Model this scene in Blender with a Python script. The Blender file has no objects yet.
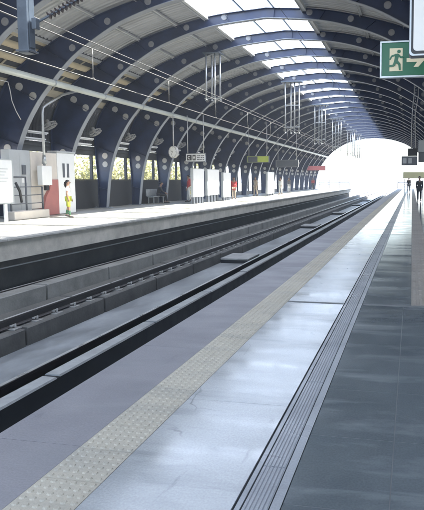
import bpy, bmesh, math, random
from mathutils import Vector, Matrix
random.seed(7)
R = math.radians
scene = bpy.context.scene
COL = scene.collection

# ------------------------------------------------------------------ helpers
class MB:
    """collects boxes, tubes, prisms and builds them as one mesh object"""
    def __init__(s): s.v = []; s.f = []; s.m = []; s.sm = []
    def face(s, pts, mi=0, smooth=False):
        n = len(s.v); s.v += [tuple(p) for p in pts]
        s.f.append(tuple(range(n, n + len(pts)))); s.m.append(mi); s.sm.append(smooth)
    def add(s, vs, fs, mi=0, smooth=False):
        n = len(s.v); s.v += [tuple(p) for p in vs]
        for f in fs:
            s.f.append(tuple(i + n for i in f)); s.m.append(mi); s.sm.append(smooth)
    def box(s, x0, x1, y0, y1, z0, z1, mi=0, M=None):
        vs = [Vector(p) for p in ((x0,y0,z0),(x1,y0,z0),(x1,y1,z0),(x0,y1,z0),(x0,y0,z1),(x1,y0,z1),(x1,y1,z1),(x0,y1,z1))]
        if M is not None: vs = [M @ p for p in vs]
        s.add(vs, [(0,3,2,1),(4,5,6,7),(0,1,5,4),(1,2,6,5),(2,3,7,6),(3,0,4,7)], mi)
    def bbox(s, x0, x1, y0, y1, z0, z1, b=.01, mi=0, M=None):
        """chamfered box"""
        bm = bmesh.new()
        bmesh.ops.create_cube(bm, size=1)
        for v in bm.verts:
            v.co = Vector(((x0+x1)/2+v.co.x*(x1-x0), (y0+y1)/2+v.co.y*(y1-y0), (z0+z1)/2+v.co.z*(z1-z0)))
        bmesh.ops.bevel(bm, geom=bm.edges[:], offset=b, segments=2, affect='EDGES', profile=.5)
        if M is not None: bmesh.ops.transform(bm, matrix=M, verts=bm.verts[:])
        bm.verts.index_update()
        s.add([v.co.copy() for v in bm.verts], [tuple(v.index for v in f.verts) for f in bm.faces], mi)
        bm.free()
    def tube(s, pts, r, n=8, mi=0, caps=True):
        pts = [Vector(p) for p in pts]; rr = r if isinstance(r, (list, tuple)) else [r]*len(pts)
        base = len(s.v); up = None
        for i, p in enumerate(pts):
            d = (pts[min(i+1, len(pts)-1)] - pts[max(i-1, 0)]).normalized()
            if up is None:
                up = Vector((0,0,1)) if abs(d.z) < .9 else Vector((1,0,0))
            a = d.cross(up).normalized(); b = a.cross(d).normalized(); up = b
            for k in range(n):
                t = 2*math.pi*k/n
                s.v.append(tuple(p + (a*math.cos(t) + b*math.sin(t))*rr[i]))
        for i in range(len(pts)-1):
            for k in range(n):
                s.f.append((base+i*n+k, base+i*n+(k+1)%n, base+(i+1)*n+(k+1)%n, base+(i+1)*n+k)); s.m.append(mi); s.sm.append(True)
        if caps:
            s.f.append(tuple(base+k for k in range(n))[::-1]); s.m.append(mi); s.sm.append(False)
            s.f.append(tuple(base+(len(pts)-1)*n+k for k in range(n))); s.m.append(mi); s.sm.append(False)
    def prism(s, poly, h0, h1, M, mi=0):
        """poly in local xy extruded in local z from h0 to h1, placed by M"""
        n = len(poly)
        vs = [M @ Vector((x,y,h0)) for x,y in poly] + [M @ Vector((x,y,h1)) for x,y in poly]
        fs = [tuple(range(n))[::-1], tuple(range(n, 2*n))] + [(i, (i+1)%n, n+(i+1)%n, n+i) for i in range(n)]
        s.add(vs, fs, mi)
    def build(s, name, mats, parent=None, recalc=True, bevel=0):
        me = bpy.data.meshes.new(name)
        me.from_pydata(s.v, [], s.f)
        if not isinstance(mats, (list, tuple)): mats = [mats]
        for m in mats: me.materials.append(m)
        me.polygons.foreach_set('material_index', s.m)
        me.polygons.foreach_set('use_smooth', s.sm)
        me.update()
        if recalc:
            bm = bmesh.new(); bm.from_mesh(me)
            bmesh.ops.recalc_face_normals(bm, faces=bm.faces[:]); bm.to_mesh(me); bm.free()
        o = bpy.data.objects.new(name, me); COL.objects.link(o)
        if parent is not None: o.parent = parent
        return o

def tag(o, label=None, cat=None, group=None, kind=None):
    if label: o['label'] = label
    if cat: o['category'] = cat
    if group: o['group'] = group
    if kind: o['kind'] = kind
    return o
def empty(name, loc, label, cat, group=None, rz=0):
    o = bpy.data.objects.new(name, None); COL.objects.link(o)
    o.location = loc; o.rotation_euler = (0,0,rz); o.empty_display_size = .2
    return tag(o, label, cat, group)
def copy_tree(o, parent=None):
    c = o.copy(); COL.objects.link(c)
    if parent is not None: c.parent = parent
    for ch in list(o.children):
        copy_tree(ch, c)
    return c
def structure(o): o['kind'] = 'structure'; return o

# ------------------------------------------------------------------ materials
def newmat(name):
    m = bpy.data.materials.new(name); m.use_nodes = True
    nt = m.node_tree; b = nt.nodes['Principled BSDF']
    return m, nt, b
def node(nt, t, **kw):
    n = nt.nodes.new(t)
    for k, v in kw.items(): setattr(n, k, v)
    return n
def mat(name, c, rough=.5, metal=0, var=.18, scale=3., bump=.0, bscale=40., c2=None, stretch=(1,1,1), rvar=.1, spec=None, detail=6, obj=True):
    """principled with noise driven colour and roughness variation"""
    m, nt, b = newmat(name)
    tc = node(nt, 'ShaderNodeTexCoord'); mp = node(nt, 'ShaderNodeMapping')
    mp.inputs['Scale'].default_value = stretch
    geo = node(nt, 'ShaderNodeNewGeometry')
    nt.links.new(geo.outputs['Position'] if not obj else tc.outputs['Object'], mp.inputs['Vector'])
    nz = node(nt, 'ShaderNodeTexNoise'); nz.inputs['Scale'].default_value = scale; nz.inputs['Detail'].default_value = detail; nz.inputs['Roughness'].default_value = .65
    nt.links.new(mp.outputs[0], nz.inputs['Vector'])
    ramp = node(nt, 'ShaderNodeValToRGB'); ramp.color_ramp.elements[0].position = .3; ramp.color_ramp.elements[1].position = .7
    lo = tuple(x*(1-var) for x in c); hi = tuple(min(1, x*(1+var)) for x in c)
    if c2: lo = c2
    ramp.color_ramp.elements[0].color = (*lo, 1); ramp.color_ramp.elements[1].color = (*hi, 1)
    nt.links.new(nz.outputs['Fac'], ramp.inputs[0]); nt.links.new(ramp.outputs[0], b.inputs['Base Color'])
    mr = node(nt, 'ShaderNodeMapRange'); mr.inputs['From Min'].default_value = .3; mr.inputs['From Max'].default_value = .7
    mr.inputs['To Min'].default_value = max(0, rough-rvar); mr.inputs['To Max'].default_value = min(1, rough+rvar)
    nt.links.new(nz.outputs['Fac'], mr.inputs[0]); nt.links.new(mr.outputs[0], b.inputs['Roughness'])
    b.inputs['Metallic'].default_value = metal
    if spec is not None: b.inputs['Specular IOR Level'].default_value = spec
    if bump:
        n2 = node(nt, 'ShaderNodeTexNoise'); n2.inputs['Scale'].default_value = bscale; n2.inputs['Detail'].default_value = 5
        nt.links.new(mp.outputs[0], n2.inputs['Vector'])
        bp = node(nt, 'ShaderNodeBump'); bp.inputs['Strength'].default_value = bump; bp.inputs['Distance'].default_value = .02
        nt.links.new(n2.outputs['Fac'], bp.inputs['Height']); nt.links.new(bp.outputs[0], b.inputs['Normal'])
    return m

M = {}
M['navy'] = mat('navy_paint', (.021,.033,.078), .42, var=.42, scale=1.5, rvar=.12)
M['flange'] = mat('flange_paint', (.23,.25,.28), .45, var=.2, scale=2)
M['plate'] = mat('pale_paint', (.43,.43,.42), .5, var=.12, scale=6)
M['disc_dim'] = mat('disc_paint_dimmed', (.24,.245,.26), .55, var=.2, scale=6)  # weaker light on the upper and right discs put into their colour
M['deck'] = mat('roof_sheet', (.43,.44,.45), .45, metal=.1, var=.2, scale=.8, stretch=(.6,3,.6))
M['deck_dark'] = mat('lower_roof_sheet', (.075,.08,.09), .6, var=.3, scale=1)
M['tan'] = mat('tan_fibreglass', (.56,.51,.40), .55, var=.15, scale=2)
def translucent(m, col, f):
    nt = m.node_tree; b = nt.nodes['Principled BSDF']; tl = node(nt, 'ShaderNodeBsdfTranslucent'); tl.inputs[0].default_value = (*col,1)
    mx = node(nt, 'ShaderNodeMixShader'); mx.inputs[0].default_value = f
    nt.links.new(b.outputs[0], mx.inputs[1]); nt.links.new(tl.outputs[0], mx.inputs[2]); nt.links.new(mx.outputs[0], nt.nodes['Material Output'].inputs[0])
translucent(M['tan'], (.46,.41,.30), .28)
M['purlin'] = mat('purlin_paint', (.55,.56,.55), .45, var=.15, scale=2)
M['pipe'] = mat('pipe_paint', (.50,.52,.47), .4, var=.14, scale=2, stretch=(1,.4,1))
M['galv'] = mat('galvanised', (.45,.47,.48), .38, metal=.6, var=.2, scale=5)
M['mast'] = mat('mast_paint', (.085,.108,.14), .4, metal=.1, var=.2, scale=4)
M['wire'] = mat('wire_metal', (.13,.125,.115), .6, metal=0, var=.1)
M['wire_dark'] = mat('wire_dark', (.08,.08,.09), .5, var=.1)
M['insul'] = mat('insulator', (.05,.04,.045), .2, var=.2, scale=20)
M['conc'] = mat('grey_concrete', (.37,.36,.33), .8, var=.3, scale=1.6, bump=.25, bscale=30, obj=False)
M['conc_mid'] = mat('plinth_concrete', (.105,.10,.09), .8, var=.4, scale=1.8, bump=.35, bscale=24, obj=False)  # dark grey with random mottling
M['conc_guard'] = mat('guard_concrete', (.20,.195,.18), .8, var=.35, scale=1.7, bump=.3, bscale=26, obj=False)
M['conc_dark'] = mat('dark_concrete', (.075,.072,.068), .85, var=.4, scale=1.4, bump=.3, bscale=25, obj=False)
M['conc_pale'] = mat('pale_concrete', (.31,.31,.30), .75, var=.32, scale=2.5, bump=.2, bscale=30, obj=False)
M['bed'] = mat('bed_concrete', (.235,.245,.25), .6, var=.45, scale=1.1, bump=.15, bscale=20, obj=False, rvar=.2, stretch=(1,.5,1))
M['rail_steel'] = mat('rail_steel', (.055,.048,.045), .55, metal=.5, var=.3, scale=8, obj=False)
M['rail_head'] = mat('rail_head', (.60,.60,.59), .33, metal=.7, var=.1, scale=3, obj=False)
M['clip'] = mat('clip_steel', (.34,.33,.31), .5, metal=.4, var=.3, scale=20)
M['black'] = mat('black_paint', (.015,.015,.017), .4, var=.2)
M['wall_dark'] = mat('parapet_dark', (.030,.032,.036), .6, var=.3, scale=1.5)
M['fascia'] = mat('fascia_grey', (.085,.09,.095), .6, var=.3, scale=1.5)
M['white'] = mat('white_panel', (.78,.79,.78), .4, var=.04, scale=3)
M['cream'] = mat('cream_panel', (.62,.57,.51), .5, var=.1, scale=2)
M['pinkred'] = mat('pink_panel', (.36,.13,.12), .5, var=.12, scale=3)
M['greyblue'] = mat('greyblue_frame', (.10,.11,.13), .4, var=.15)
M['grey_panel'] = mat('grey_panel', (.42,.44,.45), .5, var=.08, scale=2)
M['green'] = mat('sign_green', (.012,.12,.055), .4, var=.08, scale=4)
M['sign_cream'] = mat('sign_cream', (.72,.64,.44), .45, var=.06, scale=6)
M['limegreen'] = mat('lime_panel', (.42,.50,.10), .5, var=.08)
M['pale_yellow'] = mat('pale_yellow', (.78,.75,.45), .5, var=.06)
M['pinksign'] = mat('pink_sign', (.65,.22,.25), .5, var=.08)
M['ground'] = mat('ground_dust', (.36,.33,.28), .9, var=.2, scale=.05, obj=False)
M['bark'] = mat('bark', (.11,.08,.055), .9, var=.3, scale=6)
M['skin'] = mat('skin', (.26,.15,.10), .55, var=.08, scale=12)
M['hair'] = mat('hair', (.012,.010,.009), .45, var=.2)
M['cl_dark'] = mat('cloth_dark', (.018,.019,.024), .8, var=.2, scale=10)
M['cl_white'] = mat('cloth_white', (.66,.66,.63), .8, var=.08, scale=8)
M['cl_red'] = mat('cloth_red', (.42,.05,.05), .75, var=.15, scale=8)
M['cl_lime'] = mat('cloth_lime', (.42,.45,.05), .75, var=.12, scale=8)
M['cl_green'] = mat('cloth_green', (.04,.12,.06), .8, var=.15, scale=8)
M['cl_grey'] = mat('cloth_grey', (.16,.16,.17), .8, var=.15, scale=8)
M['cl_tan'] = mat('cloth_tan', (.40,.33,.25), .8, var=.15, scale=8)
M['shoe'] = mat('shoe', (.03,.028,.026), .5, var=.2)
M['bld'] = mat('building_plaster', (.40,.41,.42), .8, var=.1, scale=.6)
M['bld_glass'] = mat('building_glass', (.04,.05,.06), .15, var=.2)
def leafmat(name, c):
    m, nt, b = newmat(name)
    oi = node(nt, 'ShaderNodeTexNoise'); oi.inputs['Scale'].default_value = .9
    g = node(nt, 'ShaderNodeNewGeometry'); nt.links.new(g.outputs['Position'], oi.inputs['Vector'])
    r = node(nt, 'ShaderNodeValToRGB'); r.color_ramp.elements[0].position = .35; r.color_ramp.elements[1].position = .65
    r.color_ramp.elements[0].color = (c[0]*.75, c[1]*.78, c[2]*.7, 1); r.color_ramp.elements[1].color = (c[0]*1.3, c[1]*1.25, c[2], 1)
    nt.links.new(oi.outputs['Fac'], r.inputs[0]); nt.links.new(r.outputs[0], b.inputs['Base Color'])
    b.inputs['Roughness'].default_value = .5
    tr = node(nt, 'ShaderNodeBsdfTranslucent'); nt.links.new(r.outputs[0], tr.inputs[0])
    mx = node(nt, 'ShaderNodeMixShader'); mx.inputs[0].default_value = .5
    out = nt.nodes['Material Output']
    nt.links.new(b.outputs[0], mx.inputs[1]); nt.links.new(tr.outputs[0], mx.inputs[2]); nt.links.new(mx.outputs[0], out.inputs[0])
    return m
M['leaf'] = leafmat('leaf', (.24,.24,.12))
M['leaf2'] = leafmat('leaf_yellow', (.27,.265,.14))
def glazing():
    m, nt, b = newmat('skylight_sheet')
    b.inputs['Base Color'].default_value = (.8,.85,.88,1); b.inputs['Roughness'].default_value = .25
    tr = node(nt, 'ShaderNodeBsdfTransparent'); tr.inputs[0].default_value = (.90,.94,.97,1)
    tl = node(nt, 'ShaderNodeBsdfTranslucent'); tl.inputs[0].default_value = (.85,.9,.95,1)
    m1 = node(nt, 'ShaderNodeMixShader'); m1.inputs[0].default_value = .35
    nt.links.new(b.outputs[0], m1.inputs[1]); nt.links.new(tl.outputs[0], m1.inputs[2])
    m1.inputs[0].default_value = .7
    m2 = node(nt, 'ShaderNodeMixShader')
    nz = node(nt, 'ShaderNodeTexNoise'); nz.inputs['Scale'].default_value = .7
    g = node(nt, 'ShaderNodeNewGeometry'); nt.links.new(g.outputs['Position'], nz.inputs['Vector'])
    mr = node(nt, 'ShaderNodeMapRange'); mr.inputs['To Min'].default_value = .5; mr.inputs['To Max'].default_value = .66
    nt.links.new(nz.outputs['Fac'], mr.inputs[0]); nt.links.new(mr.outputs[0], m2.inputs[0])
    nt.links.new(m1.outputs[0], m2.inputs[1]); nt.links.new(tr.outputs[0], m2.inputs[2])
    nt.links.new(m2.outputs[0], nt.nodes['Material Output'].inputs[0])
    return m
M['skylight'] = glazing()

def floor_mat(name, c, c2, rough, rv, spec=.5, scale=1.3, scuff=.5, scuffcol=(.05,.055,.06), bump=.07, smear_refl=.3, smear_refl_col=(.16,.17,.175), crack=.0):
    """worn polished stone: broad blotches, small speckle, dark scuffs and gloss variation"""
    m, nt, b = newmat(name)
    g = node(nt, 'ShaderNodeNewGeometry'); P = g.outputs['Position']
    def noise(sc, det=6, st=(1,1,1), rgh=.6, dist=0):
        mp = node(nt, 'ShaderNodeMapping'); mp.inputs['Scale'].default_value = st; nt.links.new(P, mp.inputs['Vector'])
        n = node(nt, 'ShaderNodeTexNoise'); n.inputs['Scale'].default_value = sc; n.inputs['Detail'].default_value = det; n.inputs['Roughness'].default_value = rgh; n.inputs['Distortion'].default_value = dist
        nt.links.new(mp.outputs[0], n.inputs['Vector']); return n.outputs['Fac']
    def ramp(f, p0, p1, c0=(0,0,0,1), c1=(1,1,1,1)):
        r = node(nt, 'ShaderNodeValToRGB'); r.color_ramp.elements[0].position = p0; r.color_ramp.elements[1].position = p1
        r.color_ramp.elements[0].color = c0; r.color_ramp.elements[1].color = c1; nt.links.new(f, r.inputs[0]); return r.outputs[0]
    def mix(f, a, bb, mode='MIX'):
        x = node(nt, 'ShaderNodeMix', data_type='RGBA', blend_type=mode)
        if isinstance(f, float): x.inputs[0].default_value = f
        else: nt.links.new(f, x.inputs[0])
        for i, v in ((6, a), (7, bb)):
            if isinstance(v, tuple): x.inputs[i].default_value = v
            else: nt.links.new(v, x.inputs[i])
        return x.outputs[2]
    base = ramp(noise(scale, 7, (1,.7,1)), .3, .7, (*c2,1), (*c,1))
    speck = ramp(noise(90, 2), .35, .65, (.90,.90,.90,1), (1.07,1.07,1.07,1))
    col = mix(1., base, speck, 'MULTIPLY')
    sc = ramp(noise(5, 8, (1.6,.5,1), .7, .6), .60, .74)
    sc2 = node(nt, 'ShaderNodeMath', operation='MULTIPLY'); nt.links.new(sc, sc2.inputs[0]); sc2.inputs[1].default_value = scuff
    col = mix(sc2.outputs[0], col, (*scuffcol,1))
    sm = ramp(noise(3.0, 7, (.30,1.3,1), .62, .5), .52, .70)
    sm2 = node(nt, 'ShaderNodeMath', operation='MULTIPLY'); nt.links.new(sm, sm2.inputs[0]); sm2.inputs[1].default_value = smear_refl
    col = mix(sm2.outputs[0], col, (*smear_refl_col,1))
    vo = node(nt, 'ShaderNodeTexVoronoi'); vo.inputs['Scale'].default_value = 5.; nt.links.new(P, vo.inputs['Vector'])
    gs = node(nt, 'ShaderNodeMath', operation='LESS_THAN'); nt.links.new(vo.outputs['Distance'], gs.inputs[0]); gs.inputs[1].default_value = .06
    gate = node(nt, 'ShaderNodeSeparateColor'); nt.links.new(vo.outputs['Color'], gate.inputs[0])
    gg = node(nt, 'ShaderNodeMath', operation='LESS_THAN'); nt.links.new(gate.outputs[0], gg.inputs[0]); gg.inputs[1].default_value = .38
    gm = node(nt, 'ShaderNodeMath', operation='MULTIPLY'); nt.links.new(gs.outputs[0], gm.inputs[0]); nt.links.new(gg.outputs[0], gm.inputs[1])
    gmix = .6 if scuffcol[0] < .2 else 0.
    gm2 = node(nt, 'ShaderNodeMath', operation='MULTIPLY'); nt.links.new(gm.outputs[0], gm2.inputs[0]); gm2.inputs[1].default_value = gmix
    col = mix(gm2.outputs[0], col, (*scuffcol,1))
    vc = node(nt, 'ShaderNodeTexVoronoi', feature='DISTANCE_TO_EDGE'); vc.inputs['Scale'].default_value = .62
    wn = node(nt, 'ShaderNodeTexNoise'); wn.inputs['Scale'].default_value = 3.; wn.inputs['Detail'].default_value = 6; nt.links.new(P, wn.inputs['Vector'])
    wx = mix(.22, P, wn.outputs['Color']); nt.links.new(wx, vc.inputs['Vector'])
    ck_ = ramp(vc.outputs['Distance'], .0015, .004, (1,1,1,1), (0,0,0,1))
    br = ramp(noise(1.1, 3), .55, .62)
    cm = node(nt, 'ShaderNodeMath', operation='MULTIPLY'); nt.links.new(ck_, cm.inputs[0]); nt.links.new(br, cm.inputs[1])
    cm2 = node(nt, 'ShaderNodeMath', operation='MULTIPLY'); nt.links.new(cm.outputs[0], cm2.inputs[0]); cm2.inputs[1].default_value = crack
    col = mix(cm2.outputs[0], col, (*scuffcol,1))
    nt.links.new(col, b.inputs['Base Color'])
    rn = noise(2.2, 6, (.35,1.3,1), .6, .4)
    mr = node(nt, 'ShaderNodeMapRange'); mr.inputs['From Min'].default_value = .33; mr.inputs['From Max'].default_value = .67
    mr.inputs['To Min'].default_value = max(.03, rough-rv); mr.inputs['To Max'].default_value = rough+rv
    nt.links.new(rn, mr.inputs[0]); nt.links.new(mr.outputs[0], b.inputs['Roughness'])
    b.inputs['Specular IOR Level'].default_value = spec
    bp = node(nt, 'ShaderNodeBump'); bp.inputs['Strength'].default_value = bump; bp.inputs['Distance'].default_value = .004
    nt.links.new(noise(14, 4), bp.inputs['Height']); nt.links.new(bp.outputs[0], b.inputs['Normal'])
    return m
M['fl_purple'] = floor_mat('edge_granite', (.275,.262,.272), (.19,.18,.192), .55, .12, scuff=.4, scuffcol=(.10,.09,.11))
M['fl_white'] = floor_mat('pale_granite', (.44,.445,.44), (.34,.35,.35), .15, .085, scuff=.55, scuffcol=(.12,.125,.13), smear_refl=.55, smear_refl_col=(.17,.185,.19), crack=.75)  # streaks: grime and the ribs' reflection put into the colour
M['fl_slate'] = floor_mat('slate_granite', (.155,.175,.18), (.10,.116,.124), .14, .08, scuff=.3, scuffcol=(.22,.235,.235), smear_refl=.55, smear_refl_col=(.29,.31,.31))
M['fl_tact'] = floor_mat('tactile_beige', (.52,.47,.375), (.42,.375,.295), .6, .1, scuff=.3, scuffcol=(.14,.13,.11))
M['fl_tact2'] = floor_mat('tactile_tan', (.36,.325,.28), (.26,.23,.195), .55, .1, scuff=.3)
M['fl_metal'] = floor_mat('drain_metal', (.37,.38,.395), (.28,.29,.30), .36, .1, scuff=.4, scuffcol=(.04,.04,.045))
M['fl_groove'] = mat('groove', (.15,.155,.165), .6, var=.3, scale=4, obj=False)
M['fl_joint'] = mat('joint_filler', (.145,.152,.152), .7, var=.2, scale=8, obj=False)
M['fl_seam'] = mat('seam_dark', (.10,.11,.115), .7, var=.4, scale=3, obj=False)
M['fl_left'] = floor_mat('opposite_paving', (.40,.385,.33), (.32,.31,.27), .5, .1, scuff=.3, scuffcol=(.22,.21,.19))

# ------------------------------------------------------------------ measures (metres; camera at x=0, y=0, looking along +y)
XC = -5.82                       # centre line of the hall
Y0, Y1 = -7.0, 90.0              # roof from / to
PEND = 95.0                      # platforms end
XE, XL = -2.22, -9.41            # platform edges
RIB0, PITCH = 22.75, 3.5
rib_ys = [RIB0 + PITCH*k for k in range(-8, 20)]

def spline(pts, n):
    P = [Vector(p) for p in pts]
    P = [P[0]*2-P[1]] + P + [P[-1]*2-P[-2]]
    fine = []
    for i in range(1, len(P)-2):
        for k in range(24):
            t = k/24
            a, b, c, d = P[i-1], P[i], P[i+1], P[i+2]
            fine.append(.5*((2*b) + (c-a)*t + (2*a-5*b+4*c-d)*t*t + (3*b-a-3*c+d)*t**3))
    fine.append(P[-2])
    L = [0]
    for a, b in zip(fine, fine[1:]): L.append(L[-1] + (b-a).length)
    out = []; j = 0
    for k in range(n+1):
        s = L[-1]*k/n
        while j < len(L)-2 and L[j+1] < s: j += 1
        t = (s-L[j])/max(1e-9, L[j+1]-L[j])
        out.append(fine[j].lerp(fine[j+1], t))
    return out
inner_h = [(-15.0,0),(-14.83,1.42),(-14.57,2.5),(-14.2,3.4),(-13.7,4.2),(-13.2,4.8),(-12.2,5.82),(-11,6.6),(-9.9,7.12),(-8.1,7.62),(XC,7.85)]
outer_h = [(-15.38,0),(-15.40,1.5),(-15.50,2.8),(-15.45,3.9),(-14.93,4.98),(-14.1,5.72),(-13.05,6.32),(-11.6,7.03),(-10.1,7.54),(-8.1,8.0),(XC,8.20)]
NH = 44
def mirror(h): return h + [Vector((2*XC-p.x, p.y)) for p in h[-2::-1]]
inner = mirror(spline(inner_h, NH)); outer = mirror(spline(outer_h, NH))
def at_x(curve, x):               # height of a curve at a given x (upper part)
    for a, b in zip(curve, curve[1:]):
        if a.x <= x <= b.x and b.x > a.x:
            return a.y + (b.y-a.y)*(x-a.x)/(b.x-a.x)
    return curve[0].y
def curve_len(c, s):
    acc = 0
    for a, b in zip(c, c[1:]):
        l = (b-a).length
        if acc+l >= s:
            t = (s-acc)/l; d = (b-a).normalized()
            return a.lerp(b, t), Vector((-d.y, d.x))      # point, outward normal
        acc += l
    return c[-1], Vector((0,1))

# ------------------------------------------------------------------ arch ribs
def make_rib():
    root = empty('arch_rib', (0,0,0), 'navy steel roof arch', 'roof arch')
    w = MB(); t = .014
    n = len(inner)
    vs = [(p.x,-t,p.y) for p in inner] + [(p.x,-t,p.y) for p in outer] + [(p.x,t,p.y) for p in inner] + [(p.x,t,p.y) for p in outer]
    fs = []
    for i in range(n-1):
        fs.append((i, i+1, n+i+1, n+i)); fs.append((2*n+i, 3*n+i, 3*n+i+1, 2*n+i+1))
    w.add(vs, fs)
    # stiffeners
    for k in range(3, n-3, 6):
        a, b = inner[k], outer[k]
        d = (b-a); e = Vector((-d.y, d.x)).normalized()*.008
        for sgn in (-1, 1):
            y0, y1 = sorted((sgn*t, sgn*.10))
            q = [a-e, a+e, b+e, b-e]
            w.add([(p.x,y0,p.y) for p in q]+[(p.x,y1,p.y) for p in q], [(0,1,2,3),(4,5,6,7),(0,1,5,4),(1,2,6,5),(2,3,7,6),(3,0,4,7)])
    w.build('web', M['navy'], root)
    def flange(curve, sgn, hw, th, name, m):
        f = MB(); vs = []
        for i, p in enumerate(curve):
            a = curve[max(i-1,0)]; b = curve[min(i+1,len(curve)-1)]
            d = (b-a).normalized(); nn = Vector((-d.y, d.x))*sgn
            q = p + nn*th
            vs += [(p.x,-hw,p.y),(p.x,hw,p.y),(q.x,hw,q.y),(q.x,-hw,q.y)]
        fs = []
        for i in range(len(curve)-1):
            o = i*4
            for k in range(4): fs.append((o+k, o+(k+1)%4, o+4+(k+1)%4, o+4+k))
        fs += [(3,2,1,0), tuple(len(vs)-4+k for k in range(4))]
        f.add(vs, fs); return f.build(name, m, root)
    flange(inner, -1, .125, .022, 'inner_flange', M['flange'])
    flange(outer, 1, .13, .02, 'outer_flange', M['navy'])
    # base plate at both feet
    for sx in (-1, 1):
        b = MB(); xx = XC + sx*9.37; b.bbox(xx-.42, xx+.42, -.24, .24, 0, .03, .006)
        for dx in (-.33,.33):
            for dy in (-.17,.17): b.tube([(xx+dx,dy,.03),(xx+dx,dy,.08)], .018, 6)
        b.build('base_plate', M['flange'], root)
    # pale discs on the web: brightness seen through its holes put into colour
    def disc(x, z, r, mt='plate'):
        d = MB(); k = 18
        for sgn in (-1, 1):
            y0, y1, y2 = sgn*.012, sgn*.04, sgn*.046
            ring = lambda rr, y: [(x+rr*math.cos(2*math.pi*i/k), y, z+rr*math.sin(2*math.pi*i/k)) for i in range(k)]
            v = ring(r, y0)+ring(r, y1)+ring(r*.82, y2)
            f = [(i,(i+1)%k,k+(i+1)%k,k+i) for i in range(k)]+[(k+i,k+(i+1)%k,2*k+(i+1)%k,2*k+i) for i in range(k)]+[tuple(range(2*k,3*k))]
            d.add(v, f)
        d.build('hole_disc', M[mt], root)
    pts = [(-15.03,2.18,.145),(-15.03,2.6,.15),(-14.42,4.86,.15),(-13.86,4.5,.15)]
    s = 6.9
    while s < 12.9:
        p, nn = curve_len(inner, s); q = p + nn*.27
        pts.append((q.x, q.y, .125)); s += 1.62
    for x, z, r in pts:
        mt = 'plate' if z < 5 else 'disc_dim'
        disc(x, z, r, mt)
        disc(2*XC-x, z, r, 'disc_dim' if z > 3 else 'plate')
    return root
rib_foot = {-3:'rib rising at the left frame edge, nearest of those whose foot stands by the white board',
            -1:'navy arch rib rising behind the notice board and grey cabinet', 0:'navy arch rib rising behind the white and pink kiosk',
            1:'navy arch rib right of the window view next to the kiosk', 2:'navy arch rib between the second and third yellow green window views from the kiosk',
            3:'navy arch rib behind the hanging clock, beside the seated person', 4:'navy arch rib behind the person with the red backpack',
            5:'navy arch rib behind the middle, widest white advert board', 6:'navy arch rib behind the third white advert board, beside the red top'}
GRP_RIB = 'navy steel arch ribs of the station roof'
proto = make_rib()
for k, y in enumerate(rib_ys):
    kk = k - 8
    o = proto if k == 0 else copy_tree(proto)
    o.location = (0, y, 0)
    if kk in rib_foot and kk >= -1: lab = rib_foot[kk]
    elif kk == 19: lab = 'last navy arch rib framing the bright open end of the hall'
    elif kk < -1: lab = 'near overhead navy arch rib whose feet lie outside the picture'
    else: lab = 'navy arch rib in the dense far row between the adverts and the bright opening'
    tag(o, lab, 'roof arch', GRP_RIB)

# ------------------------------------------------------------------ roof skin
roof = empty('station_roof', (XC, 0, 0), 'long vaulted station roof of corrugated grey sheets with a bright central skylight', 'roof')
def rel(o):                        # parts built in world coordinates under an empty
    o.matrix_parent_inverse = Matrix.Translation(-Vector(o.parent.location)); return o
SKY0, SKY1 = -8.3, -4.3
off = [p + Vector((0,0)) for p in outer]
def outnorm(c, i):
    a = c[max(i-1,0)]; b = c[min(i+1,len(c)-1)]; d = (b-a).normalized(); return Vector((-d.y, d.x))
skin_lo = [outer[i] + outnorm(outer, i)*.10 for i in range(len(outer))]
def sheet(name, x0, x1, m, ys, zmin=3.0, prof=(0,.04)):
    c = [p for p in skin_lo if x0-1e-6 <= p.x <= x1+1e-6 and p.y > zmin]
    if x0 > -15: c = [Vector((x0, at_x(skin_lo, x0)))] + [p for p in c if p.x > x0+.02]
    if x1 < 3: c = [p for p in c if p.x < x1-.02] + [Vector((x1, at_x(skin_lo, x1)))]
    b = MB(); vs = []; nrow = len(ys); nc = len(c)
    for y, h in ys:
        for i, p in enumerate(c):
            q = p + outnorm(c, i)*h
            vs.append((q.x, y, q.y))
    fs = []
    for r in range(nrow-1):
        for i in range(nc-1): fs.append((r*nc+i, r*nc+i+1, (r+1)*nc+i+1, (r+1)*nc+i))
    b.add(vs, fs)
    return rel(b.build(name, m, roof, recalc=False))
ys = []; y = Y0
while y < Y1:
    ys += [(y,0),(y+.08,0),(y+.105,.045),(y+.185,.045)]; y += .21
flat = [(Y0 + (Y1-Y0)*i/40, .0) for i in range(41)]
sheet('roof_sheet', -13.05, SKY0, M['deck'], ys)
sheet('roof_sheet', SKY1, 2*XC+13.05, M['deck'], ys)
lf = [(a, b) for a, b in ys]
XT0, XT1 = -15.02, -13.05
sheet('lower_roof_sheet', -17, XT0, M['deck_dark'], lf, 2.9)
sheet('lower_roof_sheet', 2*XC+13.05, 6, M['deck_dark'], lf, 2.9)
sheet('skylight_glazing', SKY0, SKY1, M['skylight'], flat)
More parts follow.
